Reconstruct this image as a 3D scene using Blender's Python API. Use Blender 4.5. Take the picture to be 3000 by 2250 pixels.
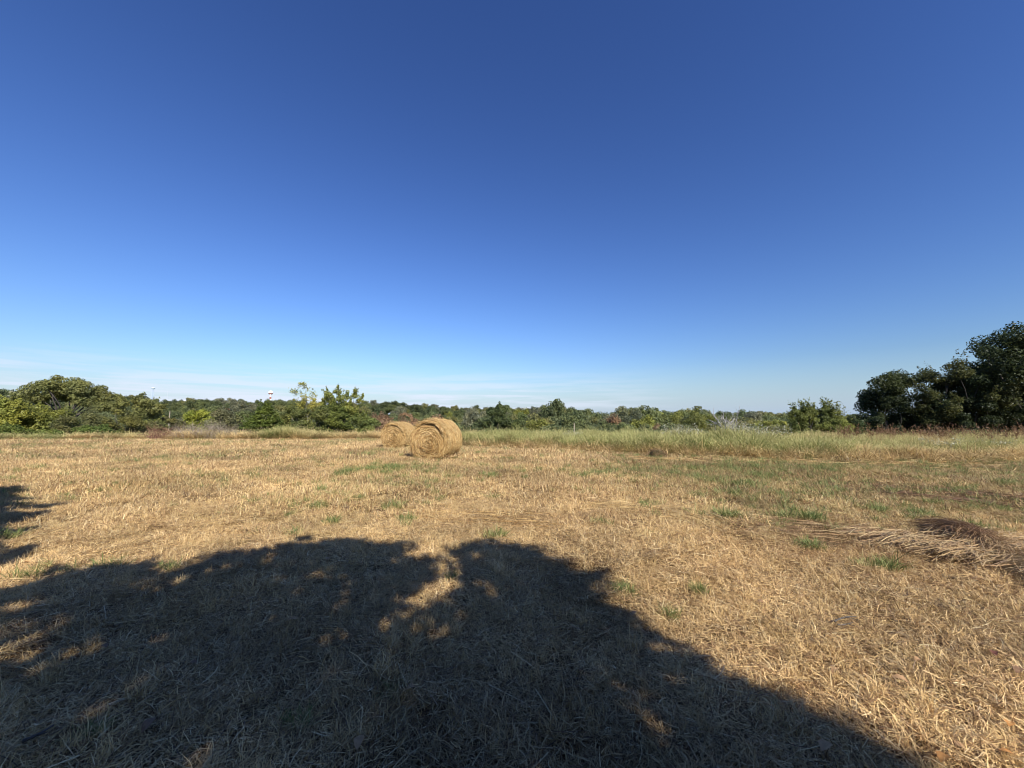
import bpy, math
import numpy as np
from mathutils import Vector

for o in list(bpy.data.objects):
    bpy.data.objects.remove(o)
SC = bpy.context.scene
COL = SC.collection
R = math.radians
rng = np.random.default_rng(7)

# ------------------------------------------------------------------ camera
F = 1127.0                      # focal length in photo pixels (3000 wide)
EYE = 1.6
PITCH = math.atan((1225 - 1125) / F)
cam = bpy.data.cameras.new('camera')
cam.sensor_width = 36.0
cam.lens = 36.0 * F / 3000.0
cam.clip_start = 0.05
cam.clip_end = 6000.0
cam_ob = bpy.data.objects.new('camera', cam)
cam_ob.location = (0, 0, EYE)
cam_ob.rotation_euler = (math.pi / 2 + PITCH, 0, 0)
COL.objects.link(cam_ob)
SC.camera = cam_ob

# ------------------------------------------------------------------ sky, sun, exposure
SUN_AZ, SUN_EL = 154.0, 37.0    # clockwise from straight ahead
world = bpy.data.worlds.new('World')
SC.world = world
world.use_nodes = True
wt = world.node_tree
wt.nodes.clear()
w_out = wt.nodes.new('ShaderNodeOutputWorld')
w_bg = wt.nodes.new('ShaderNodeBackground')
w_sky = wt.nodes.new('ShaderNodeTexSky')
w_sky.sky_type = 'NISHITA'
w_sky.sun_disc = False
w_sky.sun_elevation = R(SUN_EL)
w_sky.sun_rotation = R(SUN_AZ)
w_sky.air_density = 1.5
w_sky.dust_density = 0.3
w_sky.ozone_density = 4.0
w_gam = wt.nodes.new('ShaderNodeGamma')      # the camera's contrast on the clear sky
w_gam.inputs['Gamma'].default_value = 1.38
wt.links.new(w_sky.outputs[0], w_gam.inputs['Color'])
w_hs = wt.nodes.new('ShaderNodeMixRGB'); w_hs.blend_type = 'MULTIPLY'
w_hs.inputs[0].default_value = 1.0; w_hs.inputs[2].default_value = (0.388, 0.440, 0.640, 1)
wt.links.new(w_gam.outputs[0], w_hs.inputs[1])
# thin bands of cirrus low over the horizon
w_tc = wt.nodes.new('ShaderNodeTexCoord')
w_map = wt.nodes.new('ShaderNodeMapping')
w_map.inputs['Scale'].default_value = (2.2, 2.2, 34.0)
w_map.inputs['Location'].default_value = (3.1, 1.7, 0.4)
w_map.inputs['Rotation'].default_value = (0, R(1.6), 0)
wt.links.new(w_tc.outputs['Generated'], w_map.inputs[0])
w_no = wt.nodes.new('ShaderNodeTexNoise')
w_no.inputs['Scale'].default_value = 1.9
w_no.inputs['Detail'].default_value = 7
w_no.inputs['Roughness'].default_value = 0.55
w_no.inputs['Distortion'].default_value = 0.4
wt.links.new(w_map.outputs[0], w_no.inputs['Vector'])
w_r1 = wt.nodes.new('ShaderNodeMapRange')
w_r1.inputs[1].default_value = 0.43
w_r1.inputs[2].default_value = 0.60
wt.links.new(w_no.outputs[0], w_r1.inputs[0])
w_sep = wt.nodes.new('ShaderNodeSeparateXYZ')
wt.links.new(w_tc.outputs['Generated'], w_sep.inputs[0])
w_r2 = wt.nodes.new('ShaderNodeValToRGB')
els = w_r2.color_ramp.elements
els[0].position = 0.0; els[0].color = (0.9, 0.9, 0.9, 1)
els[1].position = 0.125; els[1].color = (0, 0, 0, 1)
e = els.new(0.05); e.color = (1, 1, 1, 1)
wt.links.new(w_sep.outputs[2], w_r2.inputs[0])
w_m = wt.nodes.new('ShaderNodeMath'); w_m.operation = 'MULTIPLY'
wt.links.new(w_r1.outputs[0], w_m.inputs[0]); wt.links.new(w_r2.outputs[0], w_m.inputs[1])
w_m2 = wt.nodes.new('ShaderNodeMath'); w_m2.operation = 'MULTIPLY'
w_m2.inputs[1].default_value = 0.8
wt.links.new(w_m.outputs[0], w_m2.inputs[0])
w_hz = wt.nodes.new('ShaderNodeMapRange')
w_hz.inputs[1].default_value = 0.13; w_hz.inputs[2].default_value = 0.0; w_hz.inputs[3].default_value = 0.0; w_hz.inputs[4].default_value = 0.70
wt.links.new(w_sep.outputs[2], w_hz.inputs[0])
w_h2 = wt.nodes.new('ShaderNodeMixRGB')
w_h2.inputs[2].default_value = (3.6, 5.4, 8.0, 1)
wt.links.new(w_hz.outputs[0], w_h2.inputs[0]); wt.links.new(w_hs.outputs[0], w_h2.inputs[1])
w_cx = wt.nodes.new('ShaderNodeMapRange')      # the cirrus lies ahead and to the left
w_cx.inputs[1].default_value = 0.42; w_cx.inputs[2].default_value = 0.02; w_cx.inputs[3].default_value = 0.0; w_cx.inputs[4].default_value = 1.0
wt.links.new(w_sep.outputs[0], w_cx.inputs[0])
w_m3 = wt.nodes.new('ShaderNodeMath'); w_m3.operation = 'MULTIPLY'
wt.links.new(w_m2.outputs[0], w_m3.inputs[0]); wt.links.new(w_cx.outputs[0], w_m3.inputs[1])
w_mix = wt.nodes.new('ShaderNodeMixRGB')
w_mix.inputs[2].default_value = (7.0, 7.6, 9.0, 1)
wt.links.new(w_m3.outputs[0], w_mix.inputs[0]); wt.links.new(w_h2.outputs[0], w_mix.inputs[1])
wt.links.new(w_mix.outputs[0], w_bg.inputs[0])
w_bg.inputs[1].default_value = 0.076
wt.links.new(w_bg.outputs[0], w_out.inputs[0])

SUN = Vector((math.sin(R(SUN_AZ)) * math.cos(R(SUN_EL)), math.cos(R(SUN_AZ)) * math.cos(R(SUN_EL)), math.sin(R(SUN_EL))))
sun = bpy.data.lights.new('sun', 'SUN')
sun.energy = 5.0
sun.angle = R(0.5)
sun.color = (1.0, 0.965, 0.92)
sun_ob = bpy.data.objects.new('sun', sun)
sun_ob.rotation_euler = (-SUN).to_track_quat('-Z', 'Y').to_euler()
sun_ob.location = SUN * 60
COL.objects.link(sun_ob)
SC.view_settings.view_transform = 'Standard'
SC.view_settings.look = 'None'
SC.view_settings.gamma = 1.0
SC.view_settings.use_curve_mapping = False
SC.view_settings.exposure = 0.60
SC.cycles.pixel_filter_type = 'BLACKMAN_HARRIS'
SC.cycles.filter_width = 1.0
SC.cycles.max_bounces = 5
SC.cycles.diffuse_bounces = 3
SC.cycles.transmission_bounces = 4
SC.cycles.transparent_max_bounces = 4

# ------------------------------------------------------------------ pixel helpers (photo pixels, 3000 x 2250)
CP, SP = math.cos(PITCH), math.sin(PITCH)
def at(u, v, depth):
    x = (u - 1500) / F
    zc = (1125 - v) / F
    fy = CP - zc * SP
    fz = zc * CP + SP
    k = depth / fy
    return np.array([x * k, depth, EYE + fz * k])
def gnd(u, v):
    x = (u - 1500) / F
    zc = (1125 - v) / F
    fy = CP - zc * SP
    fz = zc * CP + SP
    k = -EYE / fz
    return np.array([x * k, fy * k])

def sstep(t):
    t = np.clip(t, 0, 1)
    return t * t * (3 - 2 * t)
_ph = np.random.default_rng(3).uniform(0, 6.28, 40)
_an = np.random.default_rng(4).uniform(0, 6.28, 40)
def wav(x, y, wl, k=0):
    """smooth pseudo noise in about -1..1"""
    s = 0
    for i in range(5):
        a = _an[(k * 5 + i) % 40]
        f = 6.283 / (wl * (0.7 + 0.25 * i))
        s = s + np.sin((x * np.cos(a) + y * np.sin(a)) * f + _ph[(k * 5 + i) % 40])
    return s / 2.6
def ridge_h(x, y):
    a = x / np.maximum(y, 1.0)
    return 5.0 - 9.0 * sstep((a + 0.3) / 0.7)
def ground_h(x, y):
    x = np.asarray(x, float); y = np.asarray(y, float)
    z = 0.020 * wav(x, y, 1.3, 0) + 0.035 * wav(x, y, 4.0, 1)
    z = z * (1 - sstep((y - 24) / 10))
    z = z - 2.2 * sstep((y - 27.6) / 15) - 10.0 * sstep((y - 44) / 76)
    z = z + (12.0 + ridge_h(x, y)) * sstep((y - 125) / 205)
    z = z - 14 * sstep((y - 420) / 500)
    return z
def gz(x, y):
    return float(ground_h(x, y))

# ------------------------------------------------------------------ object helpers
def mesh_np(name, V, Fc, mats, attrs=None, smooth=False, matidx=None):
    me = bpy.data.meshes.new(name)
    V = np.asarray(V, np.float32); Fc = np.asarray(Fc, np.int32)
    k = Fc.shape[1]
    me.vertices.add(len(V)); me.vertices.foreach_set('co', V.ravel())
    me.loops.add(Fc.size); me.loops.foreach_set('vertex_index', Fc.ravel())
    me.polygons.add(len(Fc))
    me.polygons.foreach_set('loop_start', np.arange(0, Fc.size, k, dtype=np.int32))
    if smooth:
        me.polygons.foreach_set('use_smooth', np.ones(len(Fc), bool))
    for m in (mats if isinstance(mats, (list, tuple)) else [mats]):
        if m is not None: me.materials.append(m)
    if matidx is not None:
        me.polygons.foreach_set('material_index', np.asarray(matidx, np.int32))
    for an, arr in (attrs or {}).items():
        a = me.attributes.new(an, 'FLOAT', 'POINT')
        a.data.foreach_set('value', np.asarray(arr, np.float32))
    me.update(calc_edges=True)
    return me
def link(name, me, parent=None, loc=None, color=None):
    o = bpy.data.objects.new(name, me)
    COL.objects.link(o)
    if parent is not None: o.parent = parent
    if loc is not None: o.location = loc
    if color is not None: o.color = (*color, 1)
    return o
def tag(o, label=None, cat=None, group=None, kind=None):
    if label: o['label'] = label
    if cat: o['category'] = cat
    if group: o['group'] = group
    if kind: o['kind'] = kind
    return o
def thing(name, label, cat, loc, group=None, rz=0.0):
    o = bpy.data.objects.new(name, None)
    o.empty_display_size = 0.3
    COL.objects.link(o)
    o.location = loc; o.rotation_euler = (0, 0, rz)
    return tag(o, label, cat, group)
def norm(a):
    return a / np.maximum(np.linalg.norm(a, axis=-1, keepdims=True), 1e-9)
def join(parts):
    """parts: list of (V, F, {attr}) with the same face size"""
    Vs, Fs, A, n = [], [], {}, 0
    for V, Fc, at_ in parts:
        Vs.append(V); Fs.append(np.asarray(Fc) + n); n += len(V)
        for k, v in at_.items(): A.setdefault(k, []).append(v)
    return np.concatenate(Vs), np.concatenate(Fs), {k: np.concatenate(v) for k, v in A.items()}

def ribbons(P, W, S, tint):
    """P (N,K,3) centre lines, W (N,K) half widths, S (N,3) side vectors"""
    N, K, _ = P.shape
    off = S[:, None, :] * W[:, :, None]
    V = np.stack([P - off, P + off], 2).reshape(-1, 3)
    i = np.arange(N)[:, None] * (2 * K) + np.arange(K - 1)[None] * 2
    Fc = np.stack([i, i + 1, i + 3, i + 2], -1).reshape(-1, 4)
    h = np.broadcast_to(np.linspace(0, 1, K)[None, :, None], (N, K, 2)).reshape(-1)
    return V, Fc, {'tint': np.repeat(tint, 2 * K), 'h': h.copy()}
def tube(path, rad, sides=5):
    path = np.asarray(path, float); K = len(path)
    rad = np.asarray(rad, float)
    d = norm(np.gradient(path, axis=0))
    ref = np.where(np.abs(d[:, 2:3]) > 0.9, np.array([[1.0, 0, 0]]), np.array([[0, 0, 1.0]]))
    s = norm(np.cross(d, ref)); t = np.cross(s, d)
    a = np.arange(sides) * 2 * math.pi / sides
    V = path[:, None] + rad[:, None, None] * (np.cos(a)[None, :, None] * s[:, None] + np.sin(a)[None, :, None] * t[:, None])
    V = V.reshape(-1, 3)
    i = np.arange(K - 1)[:, None] * sides; j = np.arange(sides)[None]; jn = (j + 1) % sides
    Fc = np.stack([i + j, i + jn, i + sides + jn, i + sides + j], -1).reshape(-1, 4)
    n = len(V)
    V = np.concatenate([V, path[-1:]])
    j = np.arange(sides)
    cap = np.stack([(K - 1) * sides + j, (K - 1) * sides + (j + 1) % sides, np.full(sides, n), np.full(sides, n)], -1)
    cap[:, 3] = cap[:, 2]
    # keep quads only: close the tip by a fan of slim quads
    cap = np.stack([(K - 1) * sides + j, (K - 1) * sides + (j + 1) % sides], -1)
    V = V[:-1]
    if sides == 4:
        Fc = np.concatenate([Fc, np.array([[(K - 1) * 4 + q for q in range(4)]])])
    return V, Fc, {'tint': np.full(len(V), 0.5)}
def bend(a, b, r, n=5, wob=0.12):
    a = np.asarray(a, float); b = np.asarray(b, float)
    t = np.linspace(0, 1, n)[:, None]
    L = np.linalg.norm(b - a)
    p = a + (b - a) * t
    w = r.normal(0, wob * L * 0.35, 3)
    return p + np.sin(t * math.pi) * w
def boxes(lst):
    """lst of (centre, size) -> joined quads"""
    parts = []
    f = np.array([[0, 1, 3, 2], [4, 6, 7, 5], [0, 4, 5, 1], [2, 3, 7, 6], [0, 2, 6, 4], [1, 5, 7, 3]])
    for c, s in lst:
        g = np.array([[x, y, z] for x in (-.5, .5) for y in (-.5, .5) for z in (-.5, .5)])
        parts.append((g * np.array(s) + np.array(c), f, {}))
    return join(parts)

# ------------------------------------------------------------------ materials
def nodes(name):
    m = bpy.data.materials.new(name); m.use_nodes = True
    nt = m.node_tree; nt.nodes.clear()
    out = nt.nodes.new('ShaderNodeOutputMaterial')
    return m, nt, out
def ramp(nt, fac, stops):
    r = nt.nodes.new('ShaderNodeValToRGB')
    e = r.color_ramp.elements
    while len(e) > len(stops): e.remove(e[-1])
    while len(e) < len(stops): e.new(0.5)
    for el, (p, c) in zip(e, stops):
        el.position = p; el.color = (*c, 1)
    if fac is not None: nt.links.new(fac, r.inputs[0])
    return r.outputs[0]
def attr(nt, name, kind='GEOMETRY'):
    a = nt.nodes.new('ShaderNodeAttribute'); a.attribute_name = name; a.attribute_type = kind
    return a.outputs['Fac']
def math_n(nt, op, a, b=None, c=None):
    m = nt.nodes.new('ShaderNodeMath'); m.operation = op
    for i, v in enumerate((a, b, c)):
        if v is None: continue
        if isinstance(v, (int, float)): m.inputs[i].default_value = v
        else: nt.links.new(v, m.inputs[i])
    return m.outputs[0]
def mix_c(nt, fac, a, b, mode='MIX'):
    m = nt.nodes.new('ShaderNodeMixRGB'); m.blend_type = mode
    for i, v in enumerate((fac, a, b)):
        if isinstance(v, (int, float)): m.inputs[i].default_value = v
        elif isinstance(v, tuple): m.inputs[i].default_value = (*v, 1)
        else: nt.links.new(v, m.inputs[i])
    return m.outputs[0]
def noise(nt, scale, detail=3, rough=0.55, vec=None, dist=0.0):
    n = nt.nodes.new('ShaderNodeTexNoise')
    n.inputs['Scale'].default_value = scale; n.inputs['Detail'].default_value = detail
    n.inputs['Roughness'].default_value = rough; n.inputs['Distortion'].default_value = dist
    if vec is not None: nt.links.new(vec, n.inputs['Vector'])
    return n.outputs[0]
def geo_pos(nt):
    return nt.nodes.new('ShaderNodeNewGeometry').outputs['Position']
def two_sided(nt, out, col, trans=0.25, rough=0.55, spec=0.2):
    p = nt.nodes.new('ShaderNodeBsdfPrincipled')
    p.inputs['Roughness'].default_value = rough
    p.inputs['Specular IOR Level'].default_value = spec
    nt.links.new(col, p.inputs['Base Color'])
    t = nt.nodes.new('ShaderNodeBsdfTranslucent')
    nt.links.new(col, t.inputs['Color'])
    mx = nt.nodes.new('ShaderNodeMixShader'); mx.inputs[0].default_value = trans
    nt.links.new(p.outputs[0], mx.inputs[1]); nt.links.new(t.outputs[0], mx.inputs[2])
    nt.links.new(mx.outputs[0], out.inputs[0])

def mat_leaf(name='leaf_foliage', trans=0.28):
    m, nt, out = nodes(name)
    oi = nt.nodes.new('ShaderNodeObjectInfo')
    t = attr(nt, 'tint')
    v = math_n(nt, 'MULTIPLY_ADD', t, 1.55, 1.25)
    c = mix_c(nt, 1.0, oi.outputs['Color'], v, 'MULTIPLY')
    yel = math_n(nt, 'MULTIPLY', math_n(nt, 'SUBTRACT', t, 0.8), 2.2)
    yel = math_n(nt, 'MAXIMUM', yel, 0.0)
    c = mix_c(nt, yel, c, mix_c(nt, 1.0, oi.outputs['Color'], (1.7, 1.42, 0.9), 'MULTIPLY'))
    n = noise(nt, 0.55, 2, vec=geo_pos(nt))
    c = mix_c(nt, 1.0, c, ramp(nt, n, [(0.3, (0.80, 0.81, 0.80)), (0.7, (1.2, 1.05, 0.80))]), 'MULTIPLY')
    two_sided(nt, out, c, trans, 0.5, 0.25)
    return m
LEAF = mat_leaf(trans=0.42)
LEAF_FILL = mat_leaf('leaf_warm_fill_canopy', 0.55)  # shade tree foliage, translucency raised to pass warm fill light below
def mat_bark(name, a, b, sc=9):
    m, nt, out = nodes(name)
    c = ramp(nt, noise(nt, sc, 4, 0.6, geo_pos(nt)), [(0.3, a), (0.7, b)])
    p = nt.nodes.new('ShaderNodeBsdfPrincipled'); p.inputs['Roughness'].default_value = 0.9
    nt.links.new(c, p.inputs['Base Color']); nt.links.new(p.outputs[0], out.inputs[0])
    return m
BARK = mat_bark('bark', (0.045, 0.036, 0.028), (0.105, 0.088, 0.07))
BARK_GREY = mat_bark('bark_grey_dead', (0.20, 0.18, 0.16), (0.42, 0.39, 0.35))

def mat_straw(name, stops, rough=0.5, spec=0.25, trans=0.12, brown=(0.23, 0.14, 0.088), green=(0.12, 0.175, 0.048)):
    """dry stems: tint picks the stem colour; 'brown' and 'green' come from the tuft"""
    m, nt, out = nodes(name)
    t = attr(nt, 'tint')
    c = ramp(nt, t, stops)
    br = attr(nt, 'brown', 'INSTANCER'); gr = attr(nt, 'green', 'INSTANCER'); va = attr(nt, 'val', 'INSTANCER')
    tb = mix_c(nt, 1.0, mix_c(nt, 0.5, c, brown), (0.76, 0.70, 0.66), 'MULTIPLY')
    c = mix_c(nt, br, c, tb)
    c = mix_c(nt, math_n(nt, 'MULTIPLY', gr, math_n(nt, 'GREATER_THAN', t, 0.52)), c, green)
    v = math_n(nt, 'MULTIPLY_ADD', va, 0.6, 0.70)
    c = mix_c(nt, 1.0, c, (1.0, 0.925, 0.755), 'MULTIPLY')
    c = mix_c(nt, 1.0, c, v, 'MULTIPLY')
    two_sided(nt, out, c, trans, rough, spec)
    return m
STRAW_STOPS = [(0.0, (0.080, 0.052, 0.034)), (0.26, (0.27, 0.172, 0.096)), (0.5, (0.62, 0.44, 0.240)), (0.85, (0.82, 0.62, 0.350)), (1.0, (0.88, 0.75, 0.53))]
STRAW = mat_straw('dry_straw', STRAW_STOPS)
def mat_green_grass(name, gstops=None):
    m, nt, out = nodes(name)
    t = attr(nt, 'tint'); h = attr(nt, 'h')
    gr = attr(nt, 'green', 'INSTANCER'); va = attr(nt, 'val', 'INSTANCER')
    g = ramp(nt, t, gstops or [(0.0, (0.085, 0.14, 0.034)), (0.45, (0.18, 0.235, 0.07)), (0.75, (0.32, 0.35, 0.135)), (1.0, (0.54, 0.50, 0.26))])
    d = ramp(nt, t, [(0.0, (0.22, 0.145, 0.075)), (0.5, (0.56, 0.42, 0.22)), (1.0, (0.76, 0.62, 0.36))])
    f = math_n(nt, 'ADD', math_n(nt, 'MULTIPLY', h, 1.6), math_n(nt, 'MULTIPLY_ADD', gr, 1.9, -1.55))
    f = math_n(nt, 'MINIMUM', math_n(nt, 'MAXIMUM', f, 0.0), 1.0)
    c = mix_c(nt, f, d, g)
    c = mix_c(nt, 1.0, c, (1.0, 0.92, 0.75), 'MULTIPLY')
    c = mix_c(nt, 1.0, c, math_n(nt, 'MULTIPLY_ADD', va, 0.6, 0.7), 'MULTIPLY')
    two_sided(nt, out, c, 0.28, 0.5, 0.22)
    return m
GRASS = mat_green_grass('tall_grass_blades')
REGROWTH = mat_green_grass('green_regrowth_blades', [(0.0, (0.080, 0.130, 0.040)), (0.5, (0.145, 0.205, 0.070)), (1.0, (0.30, 0.33, 0.14))])
def mat_plain(name, col, rough=0.6, spec=0.3, var=0.15, sc=6):
    m, nt, out = nodes(name)
    n = noise(nt, sc, 3, 0.6, geo_pos(nt))
    lo = tuple(x * (1 - var) for x in col); hi = tuple(x * (1 + var) for x in col)
    p = nt.nodes.new('ShaderNodeBsdfPrincipled'); p.inputs['Roughness'].default_value = rough
    p.inputs['Specular IOR Level'].default_value = spec
    nt.links.new(ramp(nt, n, [(0.3, lo), (0.7, hi)]), p.inputs['Base Color'])
    nt.links.new(p.outputs[0], out.inputs[0])
    return m

# ------------------------------------------------------------------ ground
def mat_ground():
    m, nt, out = nodes('field_soil_and_thatch')
    pos = geo_pos(nt)
    n1 = noise(nt, 26, 5, 0.7, pos, 0.5)
    c = ramp(nt, n1, [(0.28, (0.040, 0.028, 0.019)), (0.5, (0.10, 0.068, 0.042)), (0.72, (0.21, 0.145, 0.085))])
    n2 = noise(nt, 0.35, 4, 0.6, pos)
    c = mix_c(nt, 1.0, c, ramp(nt, n2, [(0.3, (0.8, 0.76, 0.74)), (0.7, (1.15, 1.1, 1.0))]), 'MULTIPLY')
    c = mix_c(nt, 1.0, c, (1.0, 0.925, 0.755), 'MULTIPLY')
    # beyond the field: rough green pasture and leaf litter in the valley
    sep = nt.nodes.new('ShaderNodeSeparateXYZ'); nt.links.new(pos, sep.inputs[0])
    far = nt.nodes.new('ShaderNodeMapRange'); far.inputs[1].default_value = 30.0; far.inputs[2].default_value = 36.0
    nt.links.new(sep.outputs[1], far.inputs[0])
    past = ramp(nt, noise(nt, 0.09, 5, 0.6, pos), [(0.35, (0.045, 0.060, 0.022)), (0.55, (0.085, 0.095, 0.035)), (0.75, (0.17, 0.14, 0.07))])
    c = mix_c(nt, far.outputs[0], c, past)
    p = nt.nodes.new('ShaderNodeBsdfPrincipled'); p.inputs['Roughness'].default_value = 0.95
    p.inputs['Specular IOR Level'].default_value = 0.1
    nt.links.new(c, p.inputs['Base Color'])
    b = nt.nodes.new('ShaderNodeBump'); b.inputs['Strength'].default_value = 0.8; b.inputs['Distance'].default_value = 0.03
    nt.links.new(noise(nt, 40, 4, 0.7, pos), b.inputs['Height'])
    nt.links.new(b.outputs[0], p.inputs['Normal'])
    nt.links.new(p.outputs[0], out.inputs[0])
    return m
def stretch(lim, d0, n):
    t = np.linspace(-1, 1, n)
    s = np.sinh(t * 5.2) / math.sinh(5.2)
    return s * lim
xs = np.unique(np.concatenate([np.linspace(-16, 16, 130), np.linspace(-60, 60, 90), stretch(2600, 1, 60)]))
ys = np.unique(np.concatenate([np.linspace(-1, 16, 76), np.linspace(-30, 60, 70), np.linspace(60, 460, 50), np.linspace(460, 4200, 16), np.linspace(-800, -30, 8)]))
X, Y = np.meshgrid(xs, ys)
Z = ground_h(X, Y)
nx, ny = len(xs), len(ys)
ii, jj = np.meshgrid(np.arange(ny - 1), np.arange(nx - 1), indexing='ij')
a0 = (ii * nx + jj).ravel()
GF = np.stack([a0, a0 + 1, a0 + nx + 1, a0 + nx], -1)
ground = link('ground', mesh_np('ground', np.stack([X.ravel(), Y.ravel(), Z.ravel()], 1), GF, mat_ground(), smooth=True))
tag(ground, kind='structure')

# ------------------------------------------------------------------ instanced ground cover (geometry nodes)
def scatter(name, pts, rot, scale, idx, protos, attrs, label=None, parent=None):
    """one 'stuff' object whose points carry instances of the prototype meshes"""
    coll = bpy.data.collections.new(name + '_tufts')
    for i, me in enumerate(protos):
        coll.objects.link(bpy.data.objects.new('%s_tuft_%02d' % (name, i), me))
    me = bpy.data.meshes.new(name)
    pts = np.asarray(pts, np.float32)
    me.vertices.add(len(pts)); me.vertices.foreach_set('co', pts.ravel())
    a = me.attributes.new('rot', 'FLOAT_VECTOR', 'POINT'); a.data.foreach_set('vector', np.asarray(rot, np.float32).ravel())
    a = me.attributes.new('scl', 'FLOAT_VECTOR', 'POINT'); a.data.foreach_set('vector', np.asarray(scale, np.float32).ravel())
    a = me.attributes.new('idx', 'INT', 'POINT'); a.data.foreach_set('value', np.asarray(idx, np.int32))
    for k, v in attrs.items():
        a = me.attributes.new(k, 'FLOAT', 'POINT'); a.data.foreach_set('value', np.asarray(v, np.float32))
    ob = link(name, me, parent)
    ng = bpy.data.node_groups.new(name, 'GeometryNodeTree')
    ng.interface.new_socket('Geometry', in_out='INPUT', socket_type='NodeSocketGeometry')
    ng.interface.new_socket('Geometry', in_out='OUTPUT', socket_type='NodeSocketGeometry')
    gi = ng.nodes.new('NodeGroupInput'); go = ng.nodes.new('NodeGroupOutput')
    iop = ng.nodes.new('GeometryNodeInstanceOnPoints')
    ci = ng.nodes.new('GeometryNodeCollectionInfo')
    ci.inputs['Collection'].default_value = coll
    ci.inputs['Separate Children'].default_value = True
    ci.inputs['Reset Children'].default_value = True
    def na(n, t):
        x = ng.nodes.new('GeometryNodeInputNamedAttribute'); x.data_type = t; x.inputs[0].default_value = n
        return [s for s in x.outputs if s.enabled and s.name == 'Attribute'][0]
    ng.links.new(gi.outputs[0], iop.inputs['Points'])
    ng.links.new(ci.outputs[0], iop.inputs['Instance'])
    iop.inputs['Pick Instance'].default_value = True
    ng.links.new(na('idx', 'INT'), iop.inputs['Instance Index'])
    er = ng.nodes.new('FunctionNodeEulerToRotation')
    ng.links.new(na('rot', 'FLOAT_VECTOR'), er.inputs[0])
    ng.links.new(er.outputs[0], iop.inputs['Rotation'])
    ng.links.new(na('scl', 'FLOAT_VECTOR'), iop.inputs['Scale'])
    ng.links.new(iop.outputs[0], go.inputs[0])
    md = ob.modifiers.new('tufts', 'NODES'); md.node_group = ng
    tag(ob, label=label, kind='stuff')
    return ob

def blade_set(r, n, rad, Lm, Ls, pitch, width, curl, K=4, head=None, z0=(0, 0.01), taper=True, tint=(0.0, 1.0), droop=0.0, square=False, clus=0.6):
    """n stems round the origin; pitch (lo,hi) in degrees above the ground"""
    if square:
        b = r.uniform(-rad, rad, (n, 2))
        nc_ = max(6, int(70 * rad * rad / 0.09 * 0.5))
        cc_ = r.uniform(-rad, rad, (nc_, 2)); m_ = r.random(n) < clus
        b[m_] = (cc_[r.integers(0, nc_, n)] + r.normal(0, rad * 0.085, (n, 2)))[m_]
    else:
        q = np.sqrt(r.random(n)) * rad; a = r.uniform(0, 6.283, n)
        b = np.stack([q * np.cos(a), q * np.sin(a)], 1)
    hd = r.uniform(0, 6.283, n) if head is None else r.normal(head[0], head[1], n)
    L = np.clip(r.normal(Lm, Ls, n), Lm * 0.35, Lm * 2.2)
    p0 = np.radians(r.uniform(pitch[0], pitch[1], n))
    t = np.linspace(0, 1, K)
    cu = r.normal(0, curl, n); dr = np.abs(r.normal(droop, droop * 0.5 + 1e-6, n))
    P = np.zeros((n, K, 3)); P[:, 0, :2] = b; P[:, 0, 2] = r.uniform(z0[0], z0[1], n)
    for k in range(1, K):
        s = (k - 0.5) / (K - 1)
        h = hd + cu * s; pi = p0 - dr * s * 1.4
        st = L / (K - 1)
        P[:, k, 0] = P[:, k - 1, 0] + st * np.cos(pi) * np.cos(h)
        P[:, k, 1] = P[:, k - 1, 1] + st * np.cos(pi) * np.sin(h)
        P[:, k, 2] = P[:, k - 1, 2] + st * np.sin(pi)
    P[:, :, 2] = np.maximum(P[:, :, 2], 0.002 + 0.004 * r.random((n, 1)))
    w = width * r.uniform(0.6, 1.35, n)
    prof = (1 - 0.75 * t ** 2) if taper else np.ones(K)
    W = 0.5 * w[:, None] * prof[None]
    sd = np.stack([-np.sin(hd), np.cos(hd), r.normal(0, 0.55, n)], 1)
    return ribbons(P, W, norm(sd), r.uniform(tint[0], tint[1], n) ** 0.85)

def field_masks(x, y):
    """how green, how brown and how pale the cut field is at a place (its own patchiness)"""
    g = 0.5 + 0.5 * wav(x, y, 5.5, 2)
    br = 0.5 + 0.5 * wav(x, y, 3.6, 3)
    va = 0.5 + 0.32 * wav(x, y, 2.2, 4) + 0.18 * wav(x, y, 9.0, 5)
    green = 0.10 + 0.18 * g * sstep((y - 4) / 4)
    right = sstep((x / np.maximum(y, 1) - 0.05) / 0.6)
    green = green + 0.28 * right * sstep((y - 4.5) / 3) * (1 - 0.4 * br)
    brown = 0.08 + 0.40 * np.clip(br - 0.45, 0, 1) + 0.15 * right
    def spot(u, v, ru, rv, amt, base):
        cx, cy = gnd(u, v); ex = ru / F * cy
        ey = abs(gnd(u, v - rv)[1] - cy)
        return base + amt * np.exp(-(((x - cx) / ex) ** 2 + ((y - cy) / ey) ** 2))
    brown = spot(2650, 1445, 260, 14, 0.9, brown)
    brown = spot(2900, 1480, 200, 16, 0.7, brown)
    brown = spot(2400, 1565, 230, 24, 0.8, brown)
    brown = spot(2330, 1610, 140, 18, 0.6, brown)
    brown = spot(2300, 1405, 250, 9, 0.5, brown)
    brown = spot(1640, 1530, 260, 20, 0.5, brown)
    brown = spot(2850, 1650, 160, 60, 0.6, brown)
    green = spot(1130, 1375, 70, 9, 1.0, green)
    green = spot(1035, 1385, 25, 10, 0.8, green)
    green = spot(2150, 1380, 400, 14, 0.3, green)
    stripes = 0.16 * np.sin(y * 2.1 + 0.10 * x + 0.8 * np.sin(x * 0.13)) * sstep((y - 9) / 5)
    va = va + stripes
    return np.clip(green, 0, 1), np.clip(brown, 0, 1), np.clip(va, 0, 1)

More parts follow.
